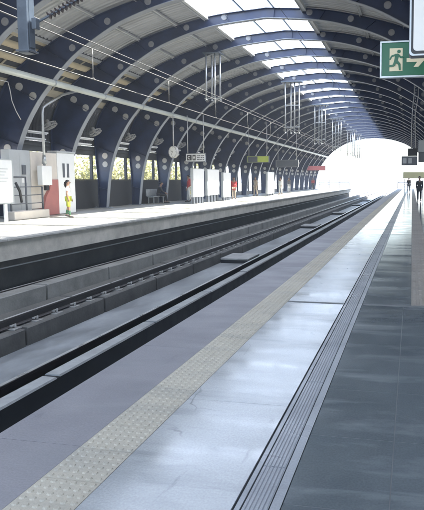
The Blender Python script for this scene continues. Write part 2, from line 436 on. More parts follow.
# strips added to stop daylight leaking through the corrugation gaps
cl = MB()
for xx in (XT1-.02, 2*XC-XT1+.02):
    z = at_x(skin_lo, xx); cl.box(xx-.06, xx+.06, Y0, Y1, z-.06, z+.10)
rel(cl.build('sheet_closure', M['deck_dark'], roof))
def purlin(x, w, h, m, name='purlin', drop=.0):
    b = MB(); z = at_x(skin_lo, x) - h - drop - .012
    b.box(x-w/2, x+w/2, Y0, Y1, z, z+h)
    b.box(x-w/2, x-w/2+.012, Y0, Y1, z-.05, z-.002)
    return rel(b.build(name, m, roof))
for x in (-13.05, -11.25, -9.6):
    for xx in (x, 2*XC-x): purlin(xx, .09, .07, M['purlin'])
for x in (SKY0-.02, SKY1+.02):
    purlin(x, .16, .16, M['purlin'], 'skylight_kerb')
for x in (-6.75, -5.5):
    purlin(x, .045, .05, M['mast'], 'glazing_bar')
# lower bays on the left: translucent tan strips between dark strips, one panel to a bay
def arc_pts(s0, s1, n, offs):
    out = []
    for q in range(n+1):
        p, nn = curve_len(skin_lo_full, s0+(s1-s0)*q/n); out.append((p - nn*offs, nn))
    return out
skin_lo_full = skin_lo
def s_at_x(x):
    acc = 0
    for a, b in zip(skin_lo, skin_lo[1:]):
        if a.y > 4 and b.x >= x: return acc
        acc += (b-a).length
    return acc
S0, S1 = s_at_x(XT0)-.02, s_at_x(XT1)+.02
NS = 5; per = (S1-S0)/NS
def strip(b, s0, s1, y0, y1, offs, th=.02):
    P = arc_pts(s0, s1, 2, offs); vs = []
    for p, nn in P:
        q = p + nn*th; vs += [(p.x,y0,p.y),(p.x,y1,p.y),(q.x,y1,q.y),(q.x,y0,q.y)]
    fs = [(i*4+a, i*4+(a+1)%4, i*4+4+(a+1)%4, i*4+4+a) for i in range(2) for a in range(4)] + [(3,2,1,0),(8,9,10,11)]
    b.add(vs, fs)
yb = [Y0] + rib_ys + [Y1]
dk = MB()
for y, y2 in zip(yb, yb[1:]):
    if y2-y < .5: continue
    b = MB()
    for k in range(NS):
        s0 = S0+per*k
        strip(dk, s0-.03, s0+per*.42+.03, y, y2, .0)
        strip(b, s0+per*.42, s0+per, y+.02, y2-.02, .03)
        if k:
            for q in range(1, 4):
                yy = y+(y2-y)*q/4; strip(b, s0-.02, s0+per*.42+.02, yy-.05, yy+.05, .045)
    rel(b.build('translucent_panel', M['tan'], roof))
rel(dk.build('lower_roof_strips', M['deck_dark'], roof))

# ------------------------------------------------------------------ side walls
def side_wall(mir):
    f = (lambda x: 2*XC-x) if mir else (lambda x: x)
    root = empty('side_wall', (f(-15.75), 0, 0), 'dark parapet wall with open window band behind the far platform' if not mir else 'dark parapet wall with open window band along the near platform', 'wall')
    def bx(b, x0, x1, *r): b.box(min(f(x0),f(x1)), max(f(x0),f(x1)), *r)
    YW = 38. if not mir else PEND
    b = MB(); bx(b, -15.95, -15.72, Y0, YW, -.02, 1.36); bx(b, -16.0, -15.66, Y0, YW, 1.363, 1.43)
    rel(b.build('parapet', M['wall_dark'], root))
    if not mir:
        b = MB(); bx(b, -15.95, -15.72, YW+.01, PEND, -.02, .35); rel(b.build('low_kerb', M['conc_pale'], root))
        b = MB()
        for z in (.75, 1.15): b.tube([(-15.83,YW+.02,z),(-15.83,PEND,z)], .022, 6)
        rel(b.build('handrail', M['galv'], root))
    b = MB(); bx(b, -15.90, -15.62, Y0, Y1, 2.62, 3.05)
    for y in rib_ys[:-1]:
        bx(b, -15.6, -15.55, y+.15, y+PITCH-.15, 2.85, 2.95)
    rel(b.build('fascia_beam', M['fascia'], root))
    b = MB()
    for y in rib_ys: bx(b, -15.88, -15.74, y-.05, y+.05, 1.433 if (mir or y < 38) else .353, 2.617)
    rel(b.build('mullions', M['wall_dark'], root))
    return root
side_wall(False); side_wall(True)

# ------------------------------------------------------------------ platforms and track bed
def flat_sheet(name, x0, x1, y0, y1, z, m, kind='structure'):
    b = MB(); b.face([(x0,y0,z),(x1,y0,z),(x1,y1,z),(x0,y1,z)]); o = b.build(name, m, recalc=False); tag(o, kind=kind); return o
# near platform body
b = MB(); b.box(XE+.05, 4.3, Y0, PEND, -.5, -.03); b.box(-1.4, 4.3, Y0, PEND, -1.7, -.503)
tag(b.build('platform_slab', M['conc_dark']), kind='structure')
def paving(name, x0, x1, m, y0=Y0, y1=PEND, seams=(), z0=-.027, z=0, gap=.0015):
    b = MB(); ed = [y0] + [s for s in seams if y0 < s < y1] + [y1]
    for a, c in zip(ed, ed[1:]): b.box(x0, x1, a+gap, c-gap, z0, z)
    o = b.build(name, m); tag(o, kind='structure'); return o
purple_seams = [Y0+1.2*i for i in range(90)]
paving('platform_edge_paving', XE, -1.693, M['fl_purple'], seams=[-4.,-1.6,2.62,4.4,6.3]+[6.3+1.8*i for i in range(1,50)])
paving('platform_pale_paving', -1.387, -.735, M['fl_white'], seams=[-3.,0,2.05,3.35,6.31,6.39]+[6.39+1.5*i for i in range(1,60)])
slate_y = [-3.,-1.5,0,1.5,2.3,2.99,3.7,4.8,5.6,6.31,6.39]+[6.39+1.1*i for i in range(1,82)]
def slate(x0, x1, y0, y1): 
    return paving('platform_slate_paving', x0, x1, M['fl_slate'], y0, y1, seams=slate_y, gap=.003)
slate(-.525, -.074, Y0, 6.31); slate(-.068, .42, Y0, 6.31); slate(.423, 1.3, Y0, 6.31); slate(1.303, 4.3, Y0, 6.31)
slate(-.525, .013, 6.39, PEND); slate(.317, 1.3, 6.39, PEND); slate(1.303, 4.3, 6.39, PEND)
flat_sheet('platform_joint_filler', -.524, 4.3, Y0, PEND, -.0009, M['fl_joint'])
flat_sheet('platform_seam_filler', -1.386, -.736, Y0, PEND, -.0035, M['fl_seam'])
# pale expansion joint across
b = MB()
b.box(-2.2,-1.695,6.313,6.387,-.027,-.001); b.box(-1.385,-.738,6.313,6.387,-.027,.001); b.box(-.523,4.3,6.313,6.387,-.027,.001)
tag(b.build('platform_joint_strip', M['fl_joint']), kind='structure')
# blister tactile strip
def tactile(name, x0, x1, y0, y1, m, bars=False):
    b = MB(); y = y0
    while y < y1:
        b.box(x0, x1, y+.0015, min(y+.30, y1)-.0015, -.027, .001); y += .3
    n = 6; st = (x1-x0)/n
    if not bars:
        y = y0 + st/2
        while y < min(y1, 42):
            for i in range(n):
                x = x0 + st*(i+.5); k = 6 if y > 8 else 10
                v = [(x+.0165*math.cos(2*math.pi*j/k), y+.0165*math.sin(2*math.pi*j/k), .001) for j in range(k)] + [(x+.011*math.cos(2*math.pi*j/k), y+.011*math.sin(2*math.pi*j/k), .0062) for j in range(k)]
                b.add(v, [(j,(j+1)%k,k+(j+1)%k,k+j) for j in range(k)]+[tuple(range(k,2*k))])
            y += st
        if y1 > 42:
            for i in range(n):
                x = x0 + st*(i+.5); b.box(x-.011, x+.011, 42.2, y1-.1, .0012, .006)
    else:
        y = y0
        while y < y1-.05:
            for i in range(4):
                x = x0 + (x1-x0)*(i+.5)/4
                b.box(x-.0175, x+.0175, y+.015, min(y+.285, y1), .0012, .007)
            y += .3
    o = b.build(name, m); tag(o, kind='structure'); return o
tactile('tactile_paving', -1.69, -1.39, Y0, PEND-.5, M['fl_tact'])
tactile('guide_paving', .016, .314, 6.40, PEND-.5, M['fl_tact2'], True)
# drain channel with ribbed cover between the two pavings
b = MB()
b.box(-.733, -.528, Y0, PEND, -.03, -.012, 1)
b.box(-.722, -.699, Y0, PEND, -.0119, .0008)
y = Y0
while y < PEND:
    y1 = min(y+1.2, PEND)
    b.box(-.692, -.580, y+.002, y1-.002, -.0119, -.0015)
    for i in range(6):
        x = -.690 + .0187*i
        b.add([(x,y+.004,-.00149),(x+.0145,y+.004,-.00149),(x+.0115,y+.004,.003),(x+.003,y+.004,.003),(x,y1-.004,-.00149),(x+.0145,y1-.004,-.00149),(x+.0115,y1-.004,.003),(x+.003,y1-.004,.003)],
              [(0,1,2,3),(7,6,5,4),(0,4,5,1),(1,5,6,2),(2,6,7,3),(3,7,4,0)])
    y += 1.2
b.box(-.573, -.530, Y0, PEND, -.0119, .0012)
tag(b.build('drain_channel', [M['fl_metal'], M['fl_groove']]), kind='structure')

# opposite platform
b = MB()
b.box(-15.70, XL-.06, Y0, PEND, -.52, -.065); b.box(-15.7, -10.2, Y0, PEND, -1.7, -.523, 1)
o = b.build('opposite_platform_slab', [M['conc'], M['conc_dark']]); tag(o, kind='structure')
b = MB(); y = Y0
while y < PEND:
    b.bbox(XL-.5, XL, y+.002, min(y+1.35,PEND)-.002, -.06, 0, .012); y += 1.35
tag(b.build('opposite_platform_coping', M['conc_pale']), kind='structure')
b = MB(); x = -15.70
while x < XL-.52:
    x1 = min(x+.9, XL-.503); y = Y0
    while y < PEND:
        b.box(x+.0015, x1-.0015, y+.0015, min(y+.9,PEND)-.0015, -.06, -.001); y += .9
    x = x1
tag(b.build('opposite_platform_paving', M['fl_left']), kind='structure')

# track bed and beyond
b = MB(); b.box(-10.19, -1.41, -20, 420, -2.2, -1.62)
tag(b.build('track_bed', M['bed']), kind='structure')
# concrete plinths and guard upstands, cast in separate lengths
def upstand_row(name, x0, x1, z0, z1, m, lab, grp, first, pitch=2.7, gap=.07, cham=.02):
    b = MB(); L = pitch-gap
    poly = [(x0,z0),(x1,z0),(x1,z1-cham),(x1-cham,z1),(x0+cham,z1),(x0,z1-cham)]
    Mx = Matrix(((1,0,0,0),(0,0,1,0),(0,1,0,0),(0,0,0,1)))
    b.prism(poly, 0, L, Mx)
    p = b.build(name, m); k = 0; y = first
    while y < PEND:
        o = p if k == 0 else p.copy()
        if k: COL.objects.link(o)
        o.location = (0, y+random.uniform(-.006,.006), random.uniform(-.008,.008)); o.rotation_euler = (0,0,random.uniform(-.0012,.0012)*0)
        tag(o, lab, 'concrete block', grp); y += pitch; k += 1
upstand_row('guard_cover', -4.41, -4.19, -1.0, -.98, M['conc_pale'], 'flat pale cover slab on the black upstand beside the nearest visible rail', 'cover slabs along the near track', 3.42)
b = MB(); b.box(-4.40,-4.195,Y0,PEND,-1.62,-1.004)  # all black, filling the height below the cover slabs
tag(b.build('black_upstand', M['black']), 'black guard upstand under the pale cover slabs of the near track', 'cable trough')
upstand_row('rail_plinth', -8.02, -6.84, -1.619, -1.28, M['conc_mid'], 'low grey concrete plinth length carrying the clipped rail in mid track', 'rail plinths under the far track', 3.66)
upstand_row('guard_block', -8.40, -8.05, -1.619, -.95, M['conc_guard'], 'grey concrete guard length standing behind the far track rail', 'guard blocks along the far track', 3.3)
upstand_row('rail_plinth', -5.25, -4.47, -1.619, -1.28, M['conc_dark'], 'dark concrete plinth length under the near track rail behind the guard', 'rail plinths under the near track', 3.6)
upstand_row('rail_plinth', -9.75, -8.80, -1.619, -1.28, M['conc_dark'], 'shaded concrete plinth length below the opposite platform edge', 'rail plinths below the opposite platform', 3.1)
# rails with clips
def make_rail(x, zt, label, m=M['rail_steel'], full=True):
    root = empty('rail', (x, 0, 0), label, 'rail')
    h = .172; z = zt-h
    half = [(-.075,0),(-.075,.012),(-.012,.035),(-.012,.125),(-.036,.14),(-.036,.166),(-.030,h)]
    poly = half + [(-px, pz) for px, pz in half[::-1]]
    Mx = Matrix(((1,0,0,0),(0,0,1,0),(0,1,0,z),(0,0,0,1)))
    b = MB(); b.prism([(px, pz) for px, pz in poly], Y0-10, 400, Mx, 0); b.build('rail_body', m, root)
    b = MB(); b.box(-.029,.029, Y0-10, 400, zt+.0005, zt+.002); b.build('rail_head', M['rail_head'], root)
    b = MB(); y = 2.1
    while y < PEND:
        b.bbox(-.20,.20,y-.10,y+.10,z-.03,z-.002,.006)
        for sx in (-1,1):
            b.bbox(sx*.085-.03 if sx>0 else -.115, sx*.085+.03 if sx>0 else -.055, y-.05,y+.05,z+.012,z+.05,.008)
            b.tube([(sx*.14,y,z-.01),(sx*.14,y,z+.075)],.018,6)
        y += .62
    o = b.build('rail_fastenings', M['clip'], root); o['kind'] = 'stuff'
    return root
ZR = -1.085
make_rail(-4.86, ZR, 'dark rail just beyond the flat pale guard blocks')
make_rail(-7.12, ZR, 'rail with clips on the low grey plinth in mid track')
make_rail(-3.18, ZR, 'rail hidden below the edge of the near platform')
make_rail(-9.0, ZR, 'rail in the deep shadow below the opposite platform edge')
wl = MB(); wl.tube([(-10.16,Y0,-.82),(-10.16,30,-.84),(-10.16,60,-.82),(-10.16,PEND,-.83)], .022, 6)
tag(wl.build('wall_cable', M['galv']), 'thin pale cable clipped along the dark wall below the opposite platform', 'cable')
# raised cross duct covers on the bed between the tracks
for i, (y, x0, x1) in enumerate(((19.7,-6.82,-5.75),(35.0,-6.82,-5.75),(49.5,-6.82,-5.75),(66.4,-6.82,-5.8),(81.,-6.82,-5.8))):
    b = MB(); b.bbox(x0, x1, y, y+1.5, -1.50, -1.44, .012); b.box(x0+.01, x1-.01, y+.02, y+1.45, -1.62, -1.502, 1)
    o = b.build('duct_cover', [M['conc_pale'], M['black']])
    tag(o, ('nearest' if i == 0 else ['','second','third','fourth','farthest'][i]) + ' flat concrete cover slab raised over the bed between the tracks', 'cover slab', 'duct covers between the tracks')

# the viaduct beyond and the ground far below
b = MB(); b.box(-16.2, -10.2, PEND+.02, 420, -2.2, -1.60); b.box(-1.4, 4.5, PEND+.02, 420, -2.2, -1.6)
b.box(-16.45,-16.2,PEND+.02,420,-2.2,-.5); b.box(4.5,4.75,PEND+.02,420,-2.2,-.5)
tag(b.build('viaduct_deck', M['conc_pale']), kind='structure')
g = MB(); g.face([(-3000,-3000,-8),(3000,-3000,-8),(3000,3000,-8),(-3000,3000,-8)]); tag(g.build('ground', M['ground'], recalc=False), kind='structure')

# ------------------------------------------------------------------ overhead line
def wire(name, pts, r, m, label, cat='wire', group=None, n=6):
    b = MB(); b.tube(pts, r, n); o = b.build(name, m); return tag(o, label, cat, group)
XW = -7.94
cont = wire('contact_wire', [(XW,Y0,3.93),(XW,100,3.93),(XW,300,3.93)], .016, M['wire'], 'lower pale contact wire strung above the far track', 'wire')
ms = empty('messenger_wire', (XW,0,4.68), 'upper pale wire over the far track with short droppers hanging below', 'wire')
b = MB(); b.tube([(0,Y0,0),(0,300,0)], .016, 6); b.build('cable', M['wire'], ms)
y = 4.2
while y < 90:
    b = MB(); b.tube([(0,y,-.005),(0,y,-.745)], .014, 6); b.bbox(-.03,.03,y-.03,y+.03,-.76,-.71,.005); b.build('dropper', M['wire'], ms); y += 4.6
wire('feeder_wire', [(XW-.05,Y0,4.87),(XW-.05,100,4.87),(XW-.05,300,4.87)], .012, M['wire'], 'thinner third wire running just above the messenger wire', 'wire')
wire('return_wire', [(-4.04,Y0,6.6),(-4.04,89,6.6)], .009, M['wire_dark'], 'thin dark wire running beneath the skylight over the near track', 'wire')

# big pale pipe along the haunches, held by clamps on each rib
pr = empty('haunch_pipe', (-13.02,0,4.96), 'thick pale pipe running along the haunches of the left arches', 'pipe')
b = MB(); b.tube([(0,Y0,0),(0,30,0),(0,60,0),(0,Y1-.5,0)], .115, 16); b.build('pipe_body', M['pipe'], pr)
for y in rib_ys:
    b = MB(); b.tube([(0,y-.03,0),(0,y+.03,0)], .135, 14); b.box(-.20,-.10,y-.03,y+.03,-.05,.05); b.build('pipe_clamp', M['galv'], pr)

hc = MB(); hc.tube([(-13.25, 16.74, 4.65), (-13.25, 17.12, 4.65), (-13.25, 17.2, 4.4), (-13.25, 17.27, 4.05), (-13.25, 17.45, 3.74), (-13.25, 17.68, 3.47)], .014, 6)
tag(hc.build('hanging_cable', M['plate']), 'thin pale cable looping down from the thick pipe at the left edge', 'cable')
# near solid drop mast with insulated bracket
dm = empty('drop_mast', (-7.0, 9.6, 3.72), 'thick grey blue box mast hanging from the roof with a ribbed insulator arm', 'mast')
b = MB(); b.bbox(-.105,.105,-.105,.105,.0,4.6,.012); b.bbox(-.14,.14,-.14,.14,.02,.05,.004)
for sx in (-.111,.111): b.box(sx-.005,sx+.005,-.06,.06,.1,4.4)
b.build('shaft', M['mast'], dm)
b = MB(); b.bbox(-.45,.45,-.3,.3,4.6,4.66,.01); b.build('top_plate', M['mast'], dm)
b = MB(); A = Vector((.17,0,.52)); Bq = Vector((1.35,1.2,1.75)); b.tube([A,Bq],.022,8); b.tube([(.17,0,1.2),(1.25,1.1,1.72)],.014,6)
b.bbox(.15,.24,-.06,.06,.42,.62,.01); b.build('bracket_arm', M['mast'], dm)
b = MB(); d = (Bq-A)
for i in range(13):
    p = A + d*(.16+.042*i); b.tube([p-d.normalized()*.016, p+d.normalized()*.016], [.075,.045], 12)
b.build('insulator', M['insul'], dm)
b = MB(); b.tube([A+d*.78, A+d*.94], .05, 10); b.build('end_fitting', M['galv'], dm)

# framed drop arms, four tubes each
def drop_support(y, label, zt, zb=4.35, x=-7.6, full=True):
    root = empty('drop_support', (x, y, zb), label, 'drop support', 'tubular drop supports of the overhead line')
    H = zt-zb
    for dx, dy in ((-.36,-.18),(-.06,.12),(.22,-.1),(.46,.2)) if full else ((-.32,-.1),(-.12,.12),(.10,-.08),(.30,.1)):
        b = MB(); b.tube([(dx,dy,0),(dx,dy,H)], .042, 10); b.tube([(dx,dy,0),(dx,dy,.04)], .06, 10); b.build('drop_tube', M['galv'], root)
    b = MB(); b.bbox(-.62 if full else -.42,.72 if full else .42,-.3,.32,H,H+.09 if full else H+.04,.01); b.build('top_plate', M['mast'], root)
    for q in (.12,.55) if full else (.04,):
        b = MB(); b.bbox(-.45,.55 if full else .4,-.03,.03,H*q,H*q+.05,.006); b.build('cross_bar', M['galv'], root)
    b = MB(); b.tube([(-.06,.12,.3),(-.34,.6,.35),(-.34,.9,.32)], .02, 6); b.build('registration_arm', M['galv'], root)
    return root
lab = ['nearest tubular drop support, its four pale tubes crossing the second purlin','second tubular drop support hanging under the skylight edge','third tubular drop support, half merged with the ribs','fourth tubular drop support in the hazy part of the hall','fifth tubular drop support, first seen against the white opening','sixth tubular drop support in the bright opening','last tubular drop support near the open end']
drop_support(26.2, lab[0], 7.30, 5.15, -9.3, False)
for i, y in enumerate((36.0, 47.2, 57.8, 71.8, 78.8, 85.8)):
    drop_support(y, lab[i+1], 7.52)

# masts standing beyond the open end
for i, (x, y) in enumerate(((-10.0,140),(-10.0,190),(-1.9,165))):
    root = empty('line_mast', (x,y,-1.6), 'pale overhead line mast standing beyond the open end', 'mast', 'line masts beyond the hall')
    b = MB(); b.tube([(0,0,0),(0,0,8.5)], [.16,.11], 10); b.build('pole', M['galv'], root)
    b = MB(); s = 1 if x < -6 else -1; b.tube([(0,0,6.9),(s*2.4,0,7.1)], .04, 6); b.tube([(0,0,8.2),(s*2.2,0,7.15)], .03, 6); b.build('cantilever', M['galv'], root)

exec_parts = None
# ------------------------------------------------------------------ people
def skin_obj(name, verts, edges, radii, m, parent, sub=2, root=0):
    me = bpy.data.meshes.new(name); me.from_pydata(verts, edges, []); me.update(); me.materials.append(m)
    o = bpy.data.objects.new(name, me); COL.objects.link(o); o.parent = parent
    bm = bmesh.new(); bm.from_mesh(me); lay = bm.verts.layers.skin.verify()
    for i, v in enumerate(bm.verts):
        r = radii[i]; v[lay].radius = r if isinstance(r, tuple) else (r, r); v[lay].use_root = (i == root)
    bm.to_mesh(me); bm.free()
    sk = o.modifiers.new('skin', 'SKIN'); sk.use_smooth_shade = True
    ss = o.modifiers.new('sub', 'SUBSURF'); ss.levels = sub; ss.render_levels = sub
    return o
def rest_pose(stride=0., armswing=0., lean=0.):
    J = {}
    J['pelvis']=(0,0,.93); J['waist']=(0,lean*.2,1.08); J['chest']=(0,lean*.6,1.30); J['neck']=(0,lean*.9,1.45); J['head0']=(0,lean+.0,1.54); J['head1']=(0,lean+.015,1.62); J['head2']=(0,lean+.01,1.70)
    for s, k in ((-1,'l'),(1,'r')):
        st = stride*s
        J['hip'+k]=(s*.095,0,.88); J['knee'+k]=(s*.10,st*.5+.03*abs(stride),.49); J['ank'+k]=(s*.10,st*1.0-(.06 if st<0 else 0),.09+(.05 if st<0 else 0)); J['toe'+k]=(s*.115,st*1.0+.14-(.05 if st<0 else 0),.035)
        aw = -armswing*s
        J['sh'+k]=(s*.172,lean*.75,1.40); J['elb'+k]=(s*.205,lean*.5+aw*.4-.03,1.13); J['wri'+k]=(s*.19,lean*.4+aw+.05,.89)
    return J
def sit_pose():
    J = {}
    J['pelvis']=(0,0,.53); J['waist']=(0,-.02,.66); J['chest']=(0,.06,.88); J['neck']=(0,.13,1.03); J['head0']=(0,.16,1.12); J['head1']=(0,.19,1.19); J['head2']=(0,.19,1.27)
    for s, k in ((-1,'l'),(1,'r')):
        J['hip'+k]=(s*.1,.02,.51); J['knee'+k]=(s*.12,.45,.50); J['ank'+k]=(s*.12,.42+.08*s,.09); J['toe'+k]=(s*.13,.57+.08*s,.035)
        J['sh'+k]=(s*.185,.10,.98); J['elb'+k]=(s*.23,.22,.74); J['wri'+k]=(s*.12,.42,.62)
    return J
def person(loc, rz, label, J, h=1.7, top='cl_white', legs='cl_dark', shoe='shoe', long_top=False, shorts=False, female=False, sleeves=True, group=None, lower=None):
    root = empty('person', loc, label, 'person', group, rz)
    k = h/1.76; root.scale = (k,k,k)
    names = ['pelvis','waist','chest','neck','head0','head1','head2']
    rad = {'pelvis':(.13,.105),'waist':(.115,.09),'chest':(.135,.10),'neck':(.052,.052),'head0':(.062,.072),'head1':(.08,.098),'head2':(.066,.078)}
    ed = [('pelvis','waist'),('waist','chest'),('chest','neck'),('neck','head0'),('head0','head1'),('head1','head2')]
    for s in 'lr':
        names += ['hip'+s,'knee'+s,'ank'+s,'toe'+s,'sh'+s,'elb'+s,'wri'+s]
        rad.update({'hip'+s:.085,'knee'+s:.056,'ank'+s:.038,'toe'+s:(.034,.026),'sh'+s:.056,'elb'+s:.040,'wri'+s:.027})
        ed += [('pelvis','hip'+s),('hip'+s,'knee'+s),('knee'+s,'ank'+s),('ank'+s,'toe'+s),('chest','sh'+s),('sh'+s,'elb'+s),('elb'+s,'wri'+s)]
        # hand: palm, five fingers
        w = Vector(J['wri'+s]); e = Vector(J['elb'+s]); d = (w-e).normalized(); sx = -1 if s == 'l' else 1
        side = Vector((0,1,0)); side = (side - d*side.dot(d)).normalized()
        inw = Vector((-sx,0,0)); pm = w + d*.07
        J['palm'+s] = tuple(pm); names.append('palm'+s); rad['palm'+s] = (.018,.034); ed.append(('wri'+s,'palm'+s))
        for i, (o_, L_) in enumerate(((.028,.075),(.010,.085),(-.009,.08),(-.027,.062))):
            a = pm + side*o_ + d*.025; b_ = a + d*L_*.55 + inw*.008; c_ = b_ + d*L_*.4 + inw*.022
            for q, pt in (('a',a),('b',b_),('c',c_)):
                nm = f'f{i}{q}{s}'; J[nm] = tuple(pt); names.append(nm); rad[nm] = .0095 if q != 'c' else .0075
            ed += [('palm'+s,f'f{i}a{s}'),(f'f{i}a{s}',f'f{i}b{s}'),(f'f{i}b{s}',f'f{i}c{s}')]
        a = w + d*.03 + side*.03; b_ = a + d*.035 + side*.022 + inw*.012; c_ = b_ + d*.03 + inw*.01
        for q, pt in (('a',a),('b',b_),('c',c_)):
            nm = f'th{q}{s}'; J[nm] = tuple(pt); names.append(nm); rad[nm] = .011 if q != 'c' else .009
        ed += [('wri'+s,f'tha{s}'),(f'tha{s}',f'thb{s}'),(f'thb{s}',f'thc{s}')]
    ix = {n: i for i, n in enumerate(names)}
    skin_obj('body', [J[n] for n in names], [(ix[a], ix[b]) for a, b in ed], [rad[n] for n in names], M['skin'], root, 2)
    # face: nose, ears, eyes, mouth
    hd = Vector(J['head1']); fwd = Vector((0,1,0))
    f = MB()
    f.tube([hd+Vector((0,.088,.018)), hd+Vector((0,.112,-.018)), hd+Vector((0,.098,-.028))], [.008,.014,.010], 8)
    for s in (-1,1): f.tube([hd+Vector((s*.078,.0,.02)), hd+Vector((s*.088,-.012,.0)), hd+Vector((s*.078,0,-.025))], [.010,.014,.008], 6)
    f.build('nose_and_ears', M['skin'], root)
    f = MB()
    for s in (-1,1): f.bbox(hd.x+s*.032-.012, hd.x+s*.032+.012, hd.y+.084, hd.y+.094, hd.z+.014, hd.z+.024, .003)
    f.bbox(hd.x-.022, hd.x+.022, hd.y+.086, hd.y+.096, hd.z-.055, hd.z-.047, .003)
    f.build('eyes_and_mouth', M['hair'], root)
    # hair cap
    hb = MB(); n1, n2 = 14, 8; c = hd+Vector((0,-.020,.03)); vs = []
    for i in range(n2+1):
        t = math.pi*.62*i/n2
        for j in range(n1):
            a = 2*math.pi*j/n1
            front = max(0, math.sin(a))
            tt = t*(1-.52*front*(i/n2))
            vs.append((c.x+.090*math.sin(tt)*math.cos(a), c.y+(.112 if math.sin(a) < 0 else .10)*math.sin(tt)*math.sin(a), c.z+.100*math.cos(tt)))
    fs = [(i*n1+j, i*n1+(j+1)%n1, (i+1)*n1+(j+1)%n1, (i+1)*n1+j) for i in range(n2) for j in range(n1)]
    hb.add(vs, fs, 0, True)
    if female: hb.tube([c+Vector((0,-.09,-.0)), c+Vector((0,-.115,-.12)), c+Vector((0,-.10,-.26))], [.05,.055,.02], 8)
    hb.build('hair', M['hair'], root)
    # clothing
    def J_(n): return J[n]
    tn = ['waist','chest','pelvis','shl','shr','elbl','elbr']; te = [('pelvis','waist'),('waist','chest'),('chest','shl'),('chest','shr'),('shl','elbl'),('shr','elbr')]
    tr = {'pelvis':(.150,.125) if not long_top else (.165,.14),'waist':(.135,.108),'chest':(.155,.118),'shl':.070,'shr':.070,'elbl':.052,'elbr':.052}
    vv = {n: J[n] for n in tn}
    if long_top:
        q = (Vector(J['hipl'])+Vector(J['hipr']))/2 + (Vector(J['kneel'])+Vector(J['kneer']))/2; q /= 2
        vv['hem'] = tuple(q); tn.append('hem'); te.append(('pelvis','hem')); tr['hem'] = (.185,.15)
    if sleeves:
        for s in 'lr': vv['wr'+s] = tuple(Vector(J['elb'+s]).lerp(Vector(J['wri'+s]), .92)); tn.append('wr'+s); te.append(('elb'+s,'wr'+s)); tr['wr'+s] = .037
    else:
        for s in 'lr': vv['elb'+s] = tuple(Vector(J['sh'+s]).lerp(Vector(J['elb'+s]), .7))
    ii = {n: i for i, n in enumerate(tn)}
    skin_obj('coat' if long_top else 'shirt', [vv[n] for n in tn], [(ii[a], ii[b]) for a, b in te], [tr[n] for n in tn], M[top], root, 2, ii['pelvis'])
    ln = ['pelvis']; le = []; lr = {'pelvis':(.142,.118)}; lv = {'pelvis':tuple(Vector(J['pelvis'])-Vector((0,0,.02)))}
    for s in 'lr':
        end = Vector(J['knee'+s]).lerp(Vector(J['ank'+s]), .05 if shorts else .92)
        for n, p, r in (('h',J['hip'+s],.10),('k',J['knee'+s],.072),('e',tuple(end),.08 if shorts else .058)):
            if shorts and n == 'k': continue
            lv[n+s] = p; ln.append(n+s); lr[n+s] = r
        le += [('pelvis','h'+s),('h'+s,'e'+s)] if shorts else [('pelvis','h'+s),('h'+s,'k'+s),('k'+s,'e'+s)]
    ii = {n: i for i, n in enumerate(ln)}
    skin_obj('shorts' if shorts else 'trousers', [lv[n] for n in ln], [(ii[a], ii[b]) for a, b in le], [lr[n] for n in ln], M[legs], root, 2, 0)
    if lower:
        for s in 'lr':
            a = Vector(J['knee'+s]).lerp(Vector(J['ank'+s]), .3); b_ = Vector(J['knee'+s]).lerp(Vector(J['ank'+s]), .98)
            skin_obj('sock', [tuple(a), tuple(b_)], [(0,1)], [.06,.048], M[lower], root, 2, 0)
    for s in 'lr':
        a = Vector(J['ank'+s]); t = Vector(J['toe'+s]); hl = a + Vector((0,-.05,-.04))
        skin_obj('shoe', [tuple(hl), tuple((a+t)/2+Vector((0,0,-.012))), tuple(t+Vector((0,.03,.0)))], [(0,1),(1,2)], [(.042,.042),(.047,.042),(.043,.03)], M[shoe], root, 2, 0)
    return root
def backpack(loc, rz, label, m, k=1.):
    root = empty('backpack', loc, label, 'backpack', None, rz); root.scale = (k,k,k)
    b = MB(); b.bbox(-.15,.15,-.09,.09,-.24,.22,.06); b.build('pack_body', M[m], root)
    b = MB(); b.bbox(-.11,.11,-.135,-.085,-.2,.02,.025); b.build('front_pocket', M[m], root)
    b = MB()
    for s in (-1,1): b.tube([(s*.09,.08,.2),(s*.11,.22,.20),(s*.12,.30,.02),(s*.11,.16,-.18),(s*.1,.08,-.2)], .014, 6)
    b.build('straps', M['cl_dark'], root)
    return root

person((.47,37.5,0), R(180), 'person in dark clothes with a knee length coat walking alone on the near platform', rest_pose(.16,.12), 1.66, 'cl_dark','cl_dark', long_top=True)
person((-.35,64,0), R(175), 'slim dark clothed person far down the near platform, left of the walker', rest_pose(.1,.08), 1.66, 'cl_dark','cl_grey')
person((-12.55,19.2,0), R(-60), 'person in lime yellow shorts and white top standing before the kiosk', rest_pose(.05,.05), 1.42, 'cl_white','cl_lime', shorts=True, sleeves=False, lower='cl_green', female=True)
person((-13.9,34.2,0), R(120), 'person in pale trousers standing with a red backpack near the hanging clock', rest_pose(.06,.05), 1.74, 'cl_red','cl_white')
backpack((-13.78,34.2-.0,1.27), R(-60), 'red backpack worn by the person in pale trousers', 'cl_red', 1.)
person((-15.05,32.3,0), R(-70), 'dark clothed person sitting hunched on the bench left of the red backpack', sit_pose(), 1.74, 'cl_dark','cl_dark')
person((-12.75,40.0,0), R(200), 'person in a red top standing right of the narrowest advert board', rest_pose(.05,.03), 1.64, 'cl_red','cl_tan', long_top=True)
person((-12.5,54.0,0), R(160), 'person all in white standing under the dark hanging sign', rest_pose(.06,.04), 1.72, 'cl_white','cl_white', long_top=True)
person((-13.2,47.5,0), R(150), 'person in pale shirt and tan trousers beyond the lime sign', rest_pose(.08,.05), 1.7, 'cl_tan','cl_tan')
